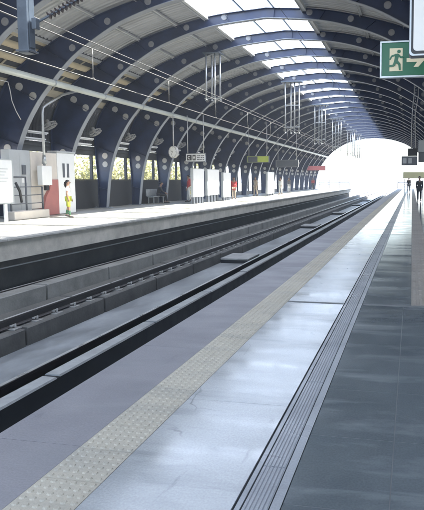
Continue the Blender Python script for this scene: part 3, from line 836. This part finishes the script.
person((-13.6,63.0,0), R(190), 'small grey clothed person among the farthest ribs', rest_pose(.05,.05), 1.7, 'cl_grey','cl_white')
person((-13.7,79.5,0), R(170), 'dark clothed person standing below the pink sign', rest_pose(.05,.05), 1.72, 'cl_red','cl_dark')

# bench for the sitting person
bn = empty('bench', (-15.12,32.1,0), 'grey metal bench under the sitting dark clothed person', 'bench')
b = MB(); b.bbox(-.22,.22,-.8,.8,.40,.45,.012); b.build('seat', M['galv'], bn)
b = MB(); b.bbox(-.27,-.22,-.8,.8,.46,.85,.012); b.build('backrest', M['galv'], bn)
for yy in (-.65,.65):
    b = MB(); b.bbox(-.2,-.15,yy-.03,yy+.03,0,.40,.006); b.bbox(.13,.18,yy-.03,yy+.03,0,.40,.006); b.bbox(-.2,.18,yy-.03,yy+.03,.36,.398,.006); b.build('leg', M['galv'], bn)

# ------------------------------------------------------------------ things on the opposite platform
# notice board
nb = empty('notice_board', (-13.2,16.5,0), 'tall white notice board on short posts at the left picture edge', 'notice board', None, R(90))
b = MB(); b.bbox(-.60,.52,-.035,.035,.64,2.06,.012); b.build('panel', M['white'], nb)
b = MB()
for x0,x1,z0,z1 in ((-.63,-.60,.61,2.09),(.52,.55,.61,2.09),(-.60,.52,2.06,2.09),(-.60,.52,.61,.64)): b.box(x0,x1,-.045,.045,z0,z1)
b.build('frame', M['grey_panel'], nb)
b = MB()
for r_ in range(5): b.box(-.3,.3-.08*(r_%3),-.039,-.0355,1.75-.1*r_,1.775-.1*r_)
b.build('faint_print', M['grey_panel'], nb)
for x in (-.42,.16):
    b = MB(); b.bbox(x-.06,x+.06,-.03,.03,0,.607,.006); b.build('post', M['white'], nb)
# kiosk, long side facing the platform
ks = empty('kiosk', (-14.3,20.2,0), 'white and cream kiosk with a pink red wedge shaped lower front', 'kiosk')
b = MB(); b.bbox(-.20,.20,.72,1.92,.02,2.5,.02); b.build('white_cabin', M['white'], ks)
b = MB(); b.bbox(-.23,.23,.69,1.96,2.503,2.58,.015); b.build('roof_slab', M['grey_panel'], ks)
for yy in (1.12,1.42):
    b = MB(); b.bbox(.201,.212,yy-.075,yy+.075,1.5,2.08,.003); b.build('slot_window', M['greyblue'], ks)
b = MB(); b.bbox(-.19,.17,-.88,.715,1.15,2.47,.02); b.bbox(-.19,.10,-.86,.2,.3,1.147,.01); b.build('cream_cabinet', M['cream'], ks)
b = MB(); b.prism([(-.35,.02),(.712,.02),(.712,1.42),(.30,1.42),(.12,1.0),(-.1,.75)], -.19, .22, Matrix(((0,0,1,0),(1,0,0,0),(0,1,0,0),(0,0,0,1)))); b.build('pink_front', M['pinkred'], ks)
b = MB(); b.bbox(-.19,.14,-2.05,-.886,.02,2.5,.02); b.bbox(.141,.15,-1.5,-1.46,.1,2.4,.003); b.build('grey_cabinet', M['grey_panel'], ks)
b = MB(); b.bbox(.142,.19,-1.38,-1.2,1.6,1.95,.006); b.build('meter_box', M['greyblue'], ks)
b = MB(); b.bbox(.142,.165,-1.42,-1.14,1.3,1.5,.004); b.build('notice_plate', M['white'], ks)
# hanging pole with white box
hp = empty('hanging_lamp_box', (-13.85,19.72,0), 'white box hanging from a bent pale pole in front of the cream cabinet', 'hanging box')
b = MB(); b.tube([(.35,1.75,5.0),(.2,1.0,4.75),(.05,.25,4.3),(0,.05,4.15),(0,0,3.95),(0,0,1.95)], .05, 10); b.tube([(0,0,2.02),(0,0,2.35)], [.10,.055], 10); b.build('pole', M['galv'], hp)
b = MB(); b.bbox(-.11,.11,-.30,.30,1.2,1.94,.02); b.build('box', M['white'], hp)
b = MB(); b.bbox(-.06,.06,-.02,.16,1.0,1.197,.01); b.build('lamp_head', M['cl_dark'], hp)
# barrier
bar = empty('barrier', (-13.72,17.6,0), 'dark tubular barrier with two rails and a slanting strut beside the notice board', 'barrier')
b = MB()
for z, y1 in ((1.5,.82),(1.15,1.75),(.85,1.75),(.55,1.75)): b.tube([(0,0,z),(0,y1,z)], .032 if z>1.3 else .018, 8)
b.build('rails', M['greyblue'], bar)
for py in (0,.82,1.75):
    b = MB(); b.tube([(0,py,.304),(0,py,1.5 if py<1 else 1.15)], .035, 8); b.build('post', M['greyblue'], bar)
b = MB(); b.tube([(.05,.22,1.3),(.05,.42,1.0),(.05,.5,.6)], .045, 8); b.build('strut', M['black'], bar)
b = MB(); b.bbox(-.16,.25,-.1,1.85,0,.30,.03); tag(b.build('kerb_block', M['cream']), 'low pinkish grey kerb under the dark barrier', 'kerb').location = (-13.76,17.6,0)

# clock
ck = empty('clock', (-12.2,28.1,2.85), 'round white clock hanging from a pale pole', 'clock')
def ring_pts(r, z, n=36): return [(r*math.cos(2*math.pi*i/n), r*math.sin(2*math.pi*i/n), z) for i in range(n)]
Mk = Matrix.Rotation(R(-24),4,'Z') @ Matrix.Rotation(R(90),4,'X')
b = MB(); n = 36
v = [Mk@Vector(p) for p in ring_pts(.31,-.07)+ring_pts(.31,.07)+ring_pts(.27,.075)]
b.add(v, [tuple(range(n))]+[(i,(i+1)%n,n+(i+1)%n,n+i) for i in range(n)]+[(n+i,n+(i+1)%n,2*n+(i+1)%n,2*n+i) for i in range(n)]); b.build('case', M['plate'], ck)
b = MB(); b.add([Mk@Vector(p) for p in ring_pts(.27,.0745)], [tuple(range(n))]); b.build('dial', M['white'], ck)
b = MB()
for i in range(12):
    a = 2*math.pi*i/12; MM = Mk @ Matrix.Rotation(a,4,'Z'); b.box(-.007,.007,.215,.25,.076,.079,0,MM)
b.build('hour_marks', M['black'], ck)
for L_, a, w_ in ((.14,R(60),.012),(.2,R(150),.008)):
    b = MB(); b.box(-w_,w_,-.03,L_,.080 + (.003 if w_<.01 else 0),.082+(.003 if w_<.01 else 0),0,Mk@Matrix.Rotation(a,4,'Z')); b.build('hand', M['black'], ck)
b = MB(); b.tube([(0,0,.30),(0,0,1.75)], .03, 8); b.bbox(-.12,.12,-.05,.05,1.75,1.83,.01); b.build('pole', M['plate'], ck)

# hanging signs
def hang_sign(x, y, z, w, h, label, face, glyph=None, hang=2.2, rz=0, frame=M['greyblue'], d=.06):
    root = empty('hanging_sign', (x,y,z), label, 'sign', 'hanging signs over the opposite platform', rz)
    b = MB(); b.bbox(-w/2,w/2,-d/2,d/2,-h/2,h/2,.008); b.build('panel', face, root)
    b = MB(); t = .03
    for r_ in ((-w/2-t,-w/2,-h/2-t,h/2+t),(w/2,w/2+t,-h/2-t,h/2+t),(-w/2,w/2,h/2,h/2+t),(-w/2,w/2,-h/2-t,-h/2)): b.box(r_[0],r_[1],-d/2-.01,d/2+.01,r_[2],r_[3])
    b.build('frame', frame, root)
    for sx in (-w*.42, w*.42):
        b = MB(); b.tube([(sx,0,h/2+.03),(sx,0,hang)], .025, 8); b.build('rod', M['plate'], root)
    if glyph: glyph(root, w, h, d)
    return root
def glyph_a(root, w, h, d):
    yf = -d/2-.004
    b = MB(); b.box(-w/2+.06,-w/2+.36,yf-.002,yf+.003,-h/2+.06,h/2-.06); b.box(-w/2+.42,-w/2+.62,yf-.002,yf+.003,-h/2+.06,h/2-.06); b.build('dark_field', M['black'], root)
    b = MB(); xc = -w/2+.21
    for i in range(10):
        a0 = R(50+26*i); a1 = R(50+26*(i+1))
        b.face([(xc+.10*math.cos(a0),yf-.004,.10*math.sin(a0)),(xc+.10*math.cos(a1),yf-.004,.10*math.sin(a1)),(xc+.06*math.cos(a1),yf-.004,.06*math.sin(a1)),(xc+.06*math.cos(a0),yf-.004,.06*math.sin(a0))])
    b.box(-w/2+.46,-w/2+.49,yf-.005,yf-.003,-.1,.1); b.box(-w/2+.55,-w/2+.58,yf-.005,yf-.003,-.1,.1); b.box(-w/2+.49,-w/2+.55,yf-.005,yf-.003,-.015,.02)
    b.build('pictogram', M['white'], root)
    b = MB()
    for r in range(3):
        x = -w/2+.70
        while x < w/2-.1:
            l = random.uniform(.05,.13); b.box(x,min(x+l,w/2-.06),yf-.002,yf+.003,.1-.11*r-.025,.1-.11*r+.025); x += l+.035
    b.build('lettering', M['greyblue'], root)
hang_sign(-12.2,31.2,2.68,1.22,.44,'white hanging sign with a black pictogram field right of the clock', M['white'], glyph_a, 2.4, R(-8))
def glyph_b(root, w, h, d):
    b = MB(); b.box(-w/2+.04,-w/2+.85,-d/2-.006,-d/2-.001,-h/2+.03,h/2-.03); b.build('dark_field', M['greyblue'], root)
hang_sign(-11.6,42.5,2.98,1.75,.46,'lime yellow hanging sign with a dark left field', M['limegreen'], glyph_b, 2.6, R(-6))
hang_sign(-11.6,53.0,2.95,2.2,.62,'long dark hanging sign beyond the lime sign', M['greyblue'], None, 2.8, R(-6), M['plate'])
hang_sign(-13.2,79.0,3.05,2.6,.62,'pink hanging sign near the open end of the opposite platform', M['pinksign'], None, 2.0)
# advert boards, facing the tracks
def advert(x, y, w, z0, z1, label):
    root = empty('advert_board', (x,y,0), label, 'advert board', 'white advert boards on the opposite platform', R(90))
    b = MB(); b.bbox(-w/2,w/2,-.09,.09,z0,z1,.02); b.build('panel', M['white'], root)
    b = MB()
    for r_ in ((-w/2-.035,-w/2,z0-.03,z1+.03),(w/2,w/2+.035,z0-.03,z1+.03),(-w/2,w/2,z1,z1+.03),(-w/2,w/2,z0-.03,z0)): b.box(r_[0],r_[1],-.08,.08,r_[2],r_[3])
    b.build('frame', M['grey_panel'], root)
    for sx in (-w*.4,-w*.13,w*.13,w*.4):
        b = MB(); b.bbox(sx-.11,sx+.11,-.06,.06,0,z0-.032,.008); b.build('leg', M['greyblue'], root)
advert(-12.6, 32.45, 1.72, .42, 2.05, 'white advert board nearest the red backpack')
advert(-12.6, 35.05, 2.15, .46, 2.05, 'middle white advert board, widest of the three together')
advert(-12.6, 37.8, 1.55, .25, 1.88, 'third white advert board beside the person in red')
advert(-12.6, 50.3, 2.4, .2, 2.1, 'lone white advert board farther off under the dark sign')

# fans and strip lights in every left bay
def make_fan():
    root = empty('wall_fan', (0,0,0), 'fan', 'fan')
    ax = Vector((.45,.15,-.88)).normalized(); up = ax.orthogonal().normalized(); s = ax.cross(up)
    b = MB(); n = 28
    for rr, off_ in ((.30,.0),(.30,.12),(.2,.17),(.1,.19),(.2,-.04)):
        pts = [tuple(ax*off_ + (up*math.cos(2*math.pi*i/n)+s*math.sin(2*math.pi*i/n))*rr) for i in range(n+1)]; b.tube(pts, .011, 5, caps=False)
    for i in range(20):
        d = up*math.cos(2*math.pi*i/20)+s*math.sin(2*math.pi*i/20)
        b.tube([tuple(ax*-.06+d*.05), tuple(ax*-.03+d*.22), tuple(d*.30), tuple(ax*.12+d*.30), tuple(ax*.17+d*.2), tuple(ax*.19+d*.04)], .006, 4)
    b.build('cage', M['plate'], root)
    b = MB()
    for i in range(3):
        a = 2*math.pi*i/3; d = up*math.cos(a)+s*math.sin(a); e = -up*math.sin(a)+s*math.cos(a)
        q = [ax*.04+d*.05-e*.03, ax*.07+d*.05+e*.05, ax*.09+d*.26+e*.10, ax*.05+d*.27-e*.06]
        b.add([tuple(p) for p in q]+[tuple(p+ax*.008) for p in q], [(0,1,2,3),(4,5,6,7),(0,1,5,4),(1,2,6,5),(2,3,7,6),(3,0,4,7)])
    b.build('blades', M['plate'], root)
    b = MB(); b.tube([tuple(ax*-.22), tuple(ax*-.18), tuple(ax*.03), tuple(ax*.06)], [.05,.085,.085,.04], 12); b.build('motor', M['plate'], root)
    b = MB(); b.tube([tuple(ax*-.12), (-.35,.1,-.05), (-.52,.1,-.05)], .025, 6); b.build('bracket', M['galv'], root)
    return root
def make_light():
    root = empty('strip_light', (0,0,0), 'light', 'light')
    b = MB(); b.bbox(-.05,.05,-.65,.65,0,.06,.012); b.build('batten', M['white'], root)
    b = MB(); b.tube([(0,-.6,-.03),(0,.6,-.03)], .02, 8); b.build('tube', M['white'], root)
    b = MB(); b.bbox(-.36,-.05,-.03,.03,.01,.05,.006); b.build('bracket', M['galv'], root)
    return root
fan0, lit0 = make_fan(), make_light(); first = True
near_names = {-1:'behind the white notice board',0:'above the kiosk',1:'right of the kiosk',2:'above the first yellow green window view',3:'left of the clock',4:'behind the clock'}
for k in range(-2, 17):
    y = RIB0 + PITCH*k
    wh = near_names.get(k)
    fo = fan0 if first else copy_tree(fan0)
    fo.location = (-14.95, y+2.45, 3.72)
    tag(fo, f'pale caged wall fan in the bay {wh}' if wh else 'pale caged wall fan in one of the far or outermost bays', 'fan', 'caged fans between the left ribs')
    for j, (dz, dx) in enumerate(((3.32,-15.0),(3.06,-15.12))):
        lo = lit0 if (first and j == 0) else copy_tree(lit0)
        lo.location = (dx, y+1.75, dz)
        nm = 'upper' if j == 0 else 'lower'
        tag(lo, f'{nm} white strip light in the bay {wh}' if wh else f'{nm} white strip light in one of the far or outermost bays', 'strip light', 'strip lights along the left wall')
    first = False

# end railings
def railing(x0, x1, y, label):
    root = empty('railing', (x0,y,0), label, 'railing')
    b = MB()
    for z in (.25,.62,1.0,1.38): b.tube([(0,0,z),(x1-x0,0,z)], .05, 6)
    b.build('rails', M['black'], root)
    n = max(2, int((x1-x0)/1.3)+1)
    for i in range(n):
        b = MB(); xx = (x1-x0)*i/(n-1); b.tube([(xx,0,0),(xx,0,1.42)], .055, 6); b.build('post', M['black'], root)
railing(-15.3,-10.2,PEND-.3,'dark post and rail fence closing the end of the opposite platform')
railing(-2.25,-.2,PEND-.3,'dark post and rail fence closing the end of the near platform')

# ------------------------------------------------------------------ signs over the near platform
ex = empty('exit_sign', (.16,6.0,2.615), 'green emergency exit sign with a running man and an arrow', 'sign')
b = MB(); b.bbox(-.485,.60,-.03,.03,-.165,.165,.006); b.build('panel', M['green'], ex)
b = MB()
for r_ in ((-.5,-.485,-.18,.18),(.60,.615,-.18,.18),(-.485,.60,.165,.18),(-.485,.60,-.18,-.165)): b.box(r_[0],r_[1],-.036,.036,r_[2],r_[3])
b.build('frame', M['galv'], ex)
yf = -.0335
b = MB(); b.box(-.405,-.275,yf-.001,yf+.001,-.118,.108)
b.build('door_field', M['sign_cream'], ex)
def flat_poly(b, pts, y0, t=.0012): b.prism(pts, 0, t, Matrix(((1,0,0,0),(0,0,-1,y0),(0,1,0,0),(0,0,0,1))))
b = MB(); cx, cz = -.340, 0
hd_ = [(cx+.028+.0185*math.cos(2*math.pi*i/16), .074+.0185*math.sin(2*math.pi*i/16)) for i in range(16)]; flat_poly(b, hd_, yf-.0015)
def limb(p, q, w0, w1, yy):
    p = Vector(p); q = Vector(q); d = (q-p).normalized(); n_ = Vector((-d.y,d.x)); flat_poly(b, [tuple(p+n_*w0),tuple(p-n_*w0),tuple(q-n_*w1),tuple(q+n_*w1)], yy)
limb((cx+.012,.05),(cx-.002,-.022),.021,.018,yf-.0017)       # torso
limb((cx+.018,.046),(cx-.044,.030),.010,.009,yf-.0030); limb((cx-.042,.032),(cx-.062,-.006),.009,.007,yf-.0043)   # rear arm
limb((cx+.018,.044),(cx+.050,.012),.010,.009,yf-.0056); limb((cx+.048,.013),(cx+.078,.024),.009,.007,yf-.0069)   # front arm
limb((cx+.0,-.018),(cx+.035,-.055),.015,.012,yf-.0082); limb((cx+.033,-.053),(cx+.040,-.112),.012,.009,yf-.0095)  # front leg
limb((cx-.004,-.018),(cx-.024,-.066),.014,.011,yf-.0108); limb((cx-.022,-.064),(cx-.075,-.070),.011,.009,yf-.0121) # rear leg
b.build('running_man', M['green'], ex)
b = MB(); 
flat_poly(b, [(-.235,-.034),(-.235,.006),(-.13,.006),(-.165,.055),(-.118,.055),(-.055,-.014),(-.118,-.083),(-.165,-.083),(-.13,-.034)], yf-.001)
b.build('arrow', M['sign_cream'], ex)
for sx in (-.1,.48):
    b = MB(); b.tube([(sx,0,.18),(sx,0,4.3)], .012, 6); b.build('rod', M['galv'], ex)
# white light box
lb = empty('display_box', (.42,5.0,2.80), 'white faced box sign with a dark rounded frame hanging before the exit sign', 'sign')
b = MB(); b.bbox(-.465,.5,-.06,.06,-.375,.42,.02); b.build('case', M['greyblue'], lb)
fr = MB()
def rrect(x0,x1,z0,z1,r,k=6):
    out = []
    for cx_, cz_, a0 in ((x1-r,z1-r,0),(x0+r,z1-r,90),(x0+r,z0+r,180),(x1-r,z0+r,270)):
        for i in range(k+1):
            a = R(a0+90*i/k); out.append((cx_+r*math.cos(a), cz_+r*math.sin(a)))
    return out
flat_poly(fr, rrect(-.462,.497,-.372,.417,.03), -.061, .004); fr.build('outer_trim', M['galv'], lb)
fr = MB(); flat_poly(fr, rrect(-.448,.483,-.358,.403,.03), -.0655, .003); fr.build('inner_trim', M['black'], lb)
fr = MB(); flat_poly(fr, rrect(-.43,.465,-.335,.385,.03), -.069, .004); fr.build('face', M['white'], lb)
for sx in (-.25,.3):
    b = MB(); b.tube([(sx,0,.42),(sx,0,4.0)], .015, 6); b.build('rod', M['galv'], lb)
# far signs on hanging conduits with a beaded cable
fs_ = empty('platform_sign', (.02,33.0,2.75), 'dark two tier sign hanging from pale conduits far down the near platform', 'sign')
b = MB(); b.bbox(-.62,.25,-.08,.08,-.52,-.02,.015); b.build('lower_panel', M['greyblue'], fs_)
b = MB(); b.bbox(-.28,.25,-.07,.07,.0,.42,.015); b.build('upper_panel', M['wall_dark'], fs_)
for i in range(2):
    b = MB(); b.bbox(-.55+.3*i,-.35+.3*i,-.088,-.081,-.42,-.12,.003); b.build('sign_field', M['grey_panel'], fs_)
for pts in ([(-.10,0,.42),(-.09,0,1.9),(-.06,0,2.6),(.02,0,3.5),(.02,0,4.45)], [(.14,0,.42),(.10,0,1.5),(.10,0,2.4),(.24,0,3.3),(.24,0,4.45)]):
    b = MB(); b.tube(pts, .024, 8); b.build('conduit', M['plate'], fs_)
b = MB()
for i in range(22):
    t = i/21; z = 1.2+3.2*t; x = .02+.10*t+.02*math.sin(i*1.7); b.tube([(x,-.05,z-.045),(x,-.05,z),(x,-.05,z+.045)], [.012,.034,.012], 6)
b.build('cable_beads', M['plate'], fs_)
g2 = empty('info_display', (.95,33.8,3.05), 'grey hanging display right of the two tier sign at the picture edge', 'display')
b = MB(); b.bbox(-.62,.9,-.1,.1,-.05,.62,.02); b.build('case', M['grey_panel'], g2)
b = MB(); b.bbox(-.62,.9,-.09,.09,-.62,-.06,.02); b.build('lower_case', M['greyblue'], g2)
b = MB(); b.tube([(-.25,0,.62),(-.25,0,3.6)], .03, 8); b.build('rod', M['plate'], g2)
yl = empty('notice_stand', (-.05,52.,0), 'pale yellow notice stand behind the walking person', 'notice')
b = MB(); b.bbox(-.75,1.2,-.04,.04,1.55,2.1,.01); b.build('panel', M['pale_yellow'], yl)
for sx in (-.6,1.0):
    b = MB(); b.bbox(sx-.03,sx+.03,-.03,.03,0,1.497,.005); b.build('post', M['galv'], yl)

# ------------------------------------------------------------------ outside: trees and a building left of the station
def tree_mesh(seed, leafm):
    rnd = random.Random(seed)
    b = MB()
    b.tube([(0,0,0),(.1,.05,2.5),(-.05,.1,5.0),(.1,0,7.2)], [.28,.22,.16,.07], 10)
    cl = []
    for i in range(11):
        a = rnd.uniform(0,6.28); z0 = rnd.uniform(4.0,6.6); L_ = rnd.uniform(1.3,2.9)
        e = Vector((math.cos(a)*L_, math.sin(a)*L_, z0+rnd.uniform(.8,2.6))); mid = Vector((math.cos(a)*L_*.45, math.sin(a)*L_*.45, z0+.6))
        b.tube([(0,0,z0),tuple(mid),tuple(e)], [.09,.06,.02], 6); cl.append((e, rnd.uniform(.9,1.5))); cl.append((mid+Vector((0,0,.7)), rnd.uniform(.7,1.1)))
    cl.append((Vector((0,0,8.6)),1.3))
    lf = MB()
    for c, r in cl:
        for j in range(210):
            d = Vector((rnd.gauss(0,1),rnd.gauss(0,1),rnd.gauss(0,.75))).normalized()*r*rnd.uniform(.35,1.05)**.6
            p = c + d; n_ = Vector((rnd.gauss(0,1),rnd.gauss(0,1),rnd.gauss(.5,1))).normalized(); u = n_.orthogonal().normalized(); u.rotate(Matrix.Rotation(rnd.uniform(0,6.28),3,n_)); w = n_.cross(u)
            s1, s2 = rnd.uniform(.10,.17), rnd.uniform(.05,.08)
            lf.face([p-u*s1, p-w*s2+u*s1*.1, p+u*s1, p+w*s2+u*s1*.1])
    return b, lf
protos = []
for i in range(3):
    bt, lf = tree_mesh(20+i, None)
    root = empty('tree', (0,0,-8), 'tree', 'tree')
    bt.build('trunk', M['bark'], root); lf.build('crown', M['leaf'] if i != 1 else M['leaf2'], root, recalc=False)
    protos.append(root)
used = [False]*3
ty = 26.
ti = 0
while ty < 60:
    i = ti % 3
    o = protos[i] if not used[i] else copy_tree(protos[i]); used[i] = True
    o.location = (random.uniform(-24.5,-21.0), ty, -8); s = random.uniform(1.05,1.3); o.scale = (s,s,s*random.uniform(1.,1.1)); o.rotation_euler = (0,0,random.uniform(0,6.28))
    tag(o, 'sunlit yellow green tree crown seen through the window band outside the left wall', 'tree', 'trees outside the left wall')
    ty += random.uniform(3.2,4.6); ti += 1
bd = empty('building', (-33,42,-8), 'pale grey building seen through the opening right of the kiosk', 'building')
b = MB(); b.box(-5,5,-9,3,0,14); b.build('wall', M['bld'], bd)
b = MB(); b.box(-5.3,5.3,-9.3,3.3,14.01,14.5); b.build('roof', M['conc_pale'], bd)
for zz in (1.2,4.4,7.6,10.8):
    for yy in (-7.5,-4.5,-1.5,1.):
        b = MB(); b.box(5.003,5.05,yy-.6,yy+.6,zz,zz+1.7); b.build('window', M['bld_glass'], bd)

# ------------------------------------------------------------------ air
HAZE = .0028
hb = MB(); hb.box(-3050,3050,-3050,3050,-9,9.6); hz = hb.build('haze', bpy.data.materials.new('haze')); tag(hz, kind='stuff')
hm = hz.data.materials[0]; hm.use_nodes = True; hnt = hm.node_tree
for n_ in list(hnt.nodes):
    if n_.type == 'BSDF_PRINCIPLED': hnt.nodes.remove(n_)
pv = hnt.nodes.new('ShaderNodeVolumePrincipled'); pv.inputs['Color'].default_value = (.92,.96,1,1); pv.inputs['Density'].default_value = HAZE; pv.inputs['Anisotropy'].default_value = .3
hnt.links.new(pv.outputs[0], hnt.nodes['Material Output'].inputs['Volume'])

# ------------------------------------------------------------------ light
SUN_EL, SUN_AZ = 57., 91.        # azimuth clockwise from +y, so +x
w = bpy.data.worlds.new('World'); scene.world = w; w.use_nodes = True
nt = w.node_tree; bg = nt.nodes['Background']
sky = nt.nodes.new('ShaderNodeTexSky'); sky.sky_type = 'NISHITA'; sky.sun_disc = False
sky.sun_elevation = R(SUN_EL); sky.sun_rotation = R(SUN_AZ); sky.air_density = 1.; sky.dust_density = 2.; sky.ozone_density = .5
nt.links.new(sky.outputs[0], bg.inputs[0]); bg.inputs[1].default_value = .13
sl = bpy.data.lights.new('sun', 'SUN'); sl.energy = 4.; sl.angle = R(.5); sl.color = (1.,.95,.87)
so = bpy.data.objects.new('sun', sl); COL.objects.link(so)
sd = Vector((math.sin(R(SUN_AZ))*math.cos(R(SUN_EL)), math.cos(R(SUN_AZ))*math.cos(R(SUN_EL)), math.sin(R(SUN_EL))))
so.rotation_euler = (-sd).to_track_quat('-Z','Y').to_euler(); so.location = (20,20,40)

# ------------------------------------------------------------------ camera
F, CX, CY, VPX, VPY, CH = 570., 300., 232., 412., 180., 1.4
pit = math.atan((CY-VPY)/F)
dZ = Vector((0,-math.cos(pit),-math.sin(pit)))            # world axes seen from the camera (x right, y down, z forward)
dY = Vector(((VPX-CX)/F,(VPY-CY)/F,1)).normalized(); dX = dY.cross(dZ)
if dX.x < 0: dX = -dX
cam = bpy.data.cameras.new('camera'); co = bpy.data.objects.new('camera', cam); COL.objects.link(co)
right = Vector((dX.x, dY.x, dZ.x)); down = Vector((dX.y, dY.y, dZ.y)); fwd = Vector((dX.z, dY.z, dZ.z))
Mc = Matrix((( right.x,-down.x,-fwd.x,0),(right.y,-down.y,-fwd.y,0),(right.z,-down.z,-fwd.z,CH),(0,0,0,1)))
co.matrix_world = Mc
cam.sensor_fit = 'VERTICAL'; cam.sensor_height = 24; cam.lens = 24*F/510
cam.shift_x = (212-CX)/510; cam.shift_y = -(255-CY)/510
cam.clip_start = .05; cam.clip_end = 6000
scene.camera = co
scene.view_settings.view_transform = 'Standard'; scene.view_settings.look = 'None'
scene.view_settings.exposure = 3.12; scene.view_settings.gamma = 1; scene.view_settings.use_curve_mapping = False
scene.render.engine = 'CYCLES'
scene.cycles.use_denoising = True
scene.cycles.max_bounces = 10; scene.cycles.diffuse_bounces = 6; scene.cycles.transparent_max_bounces = 12
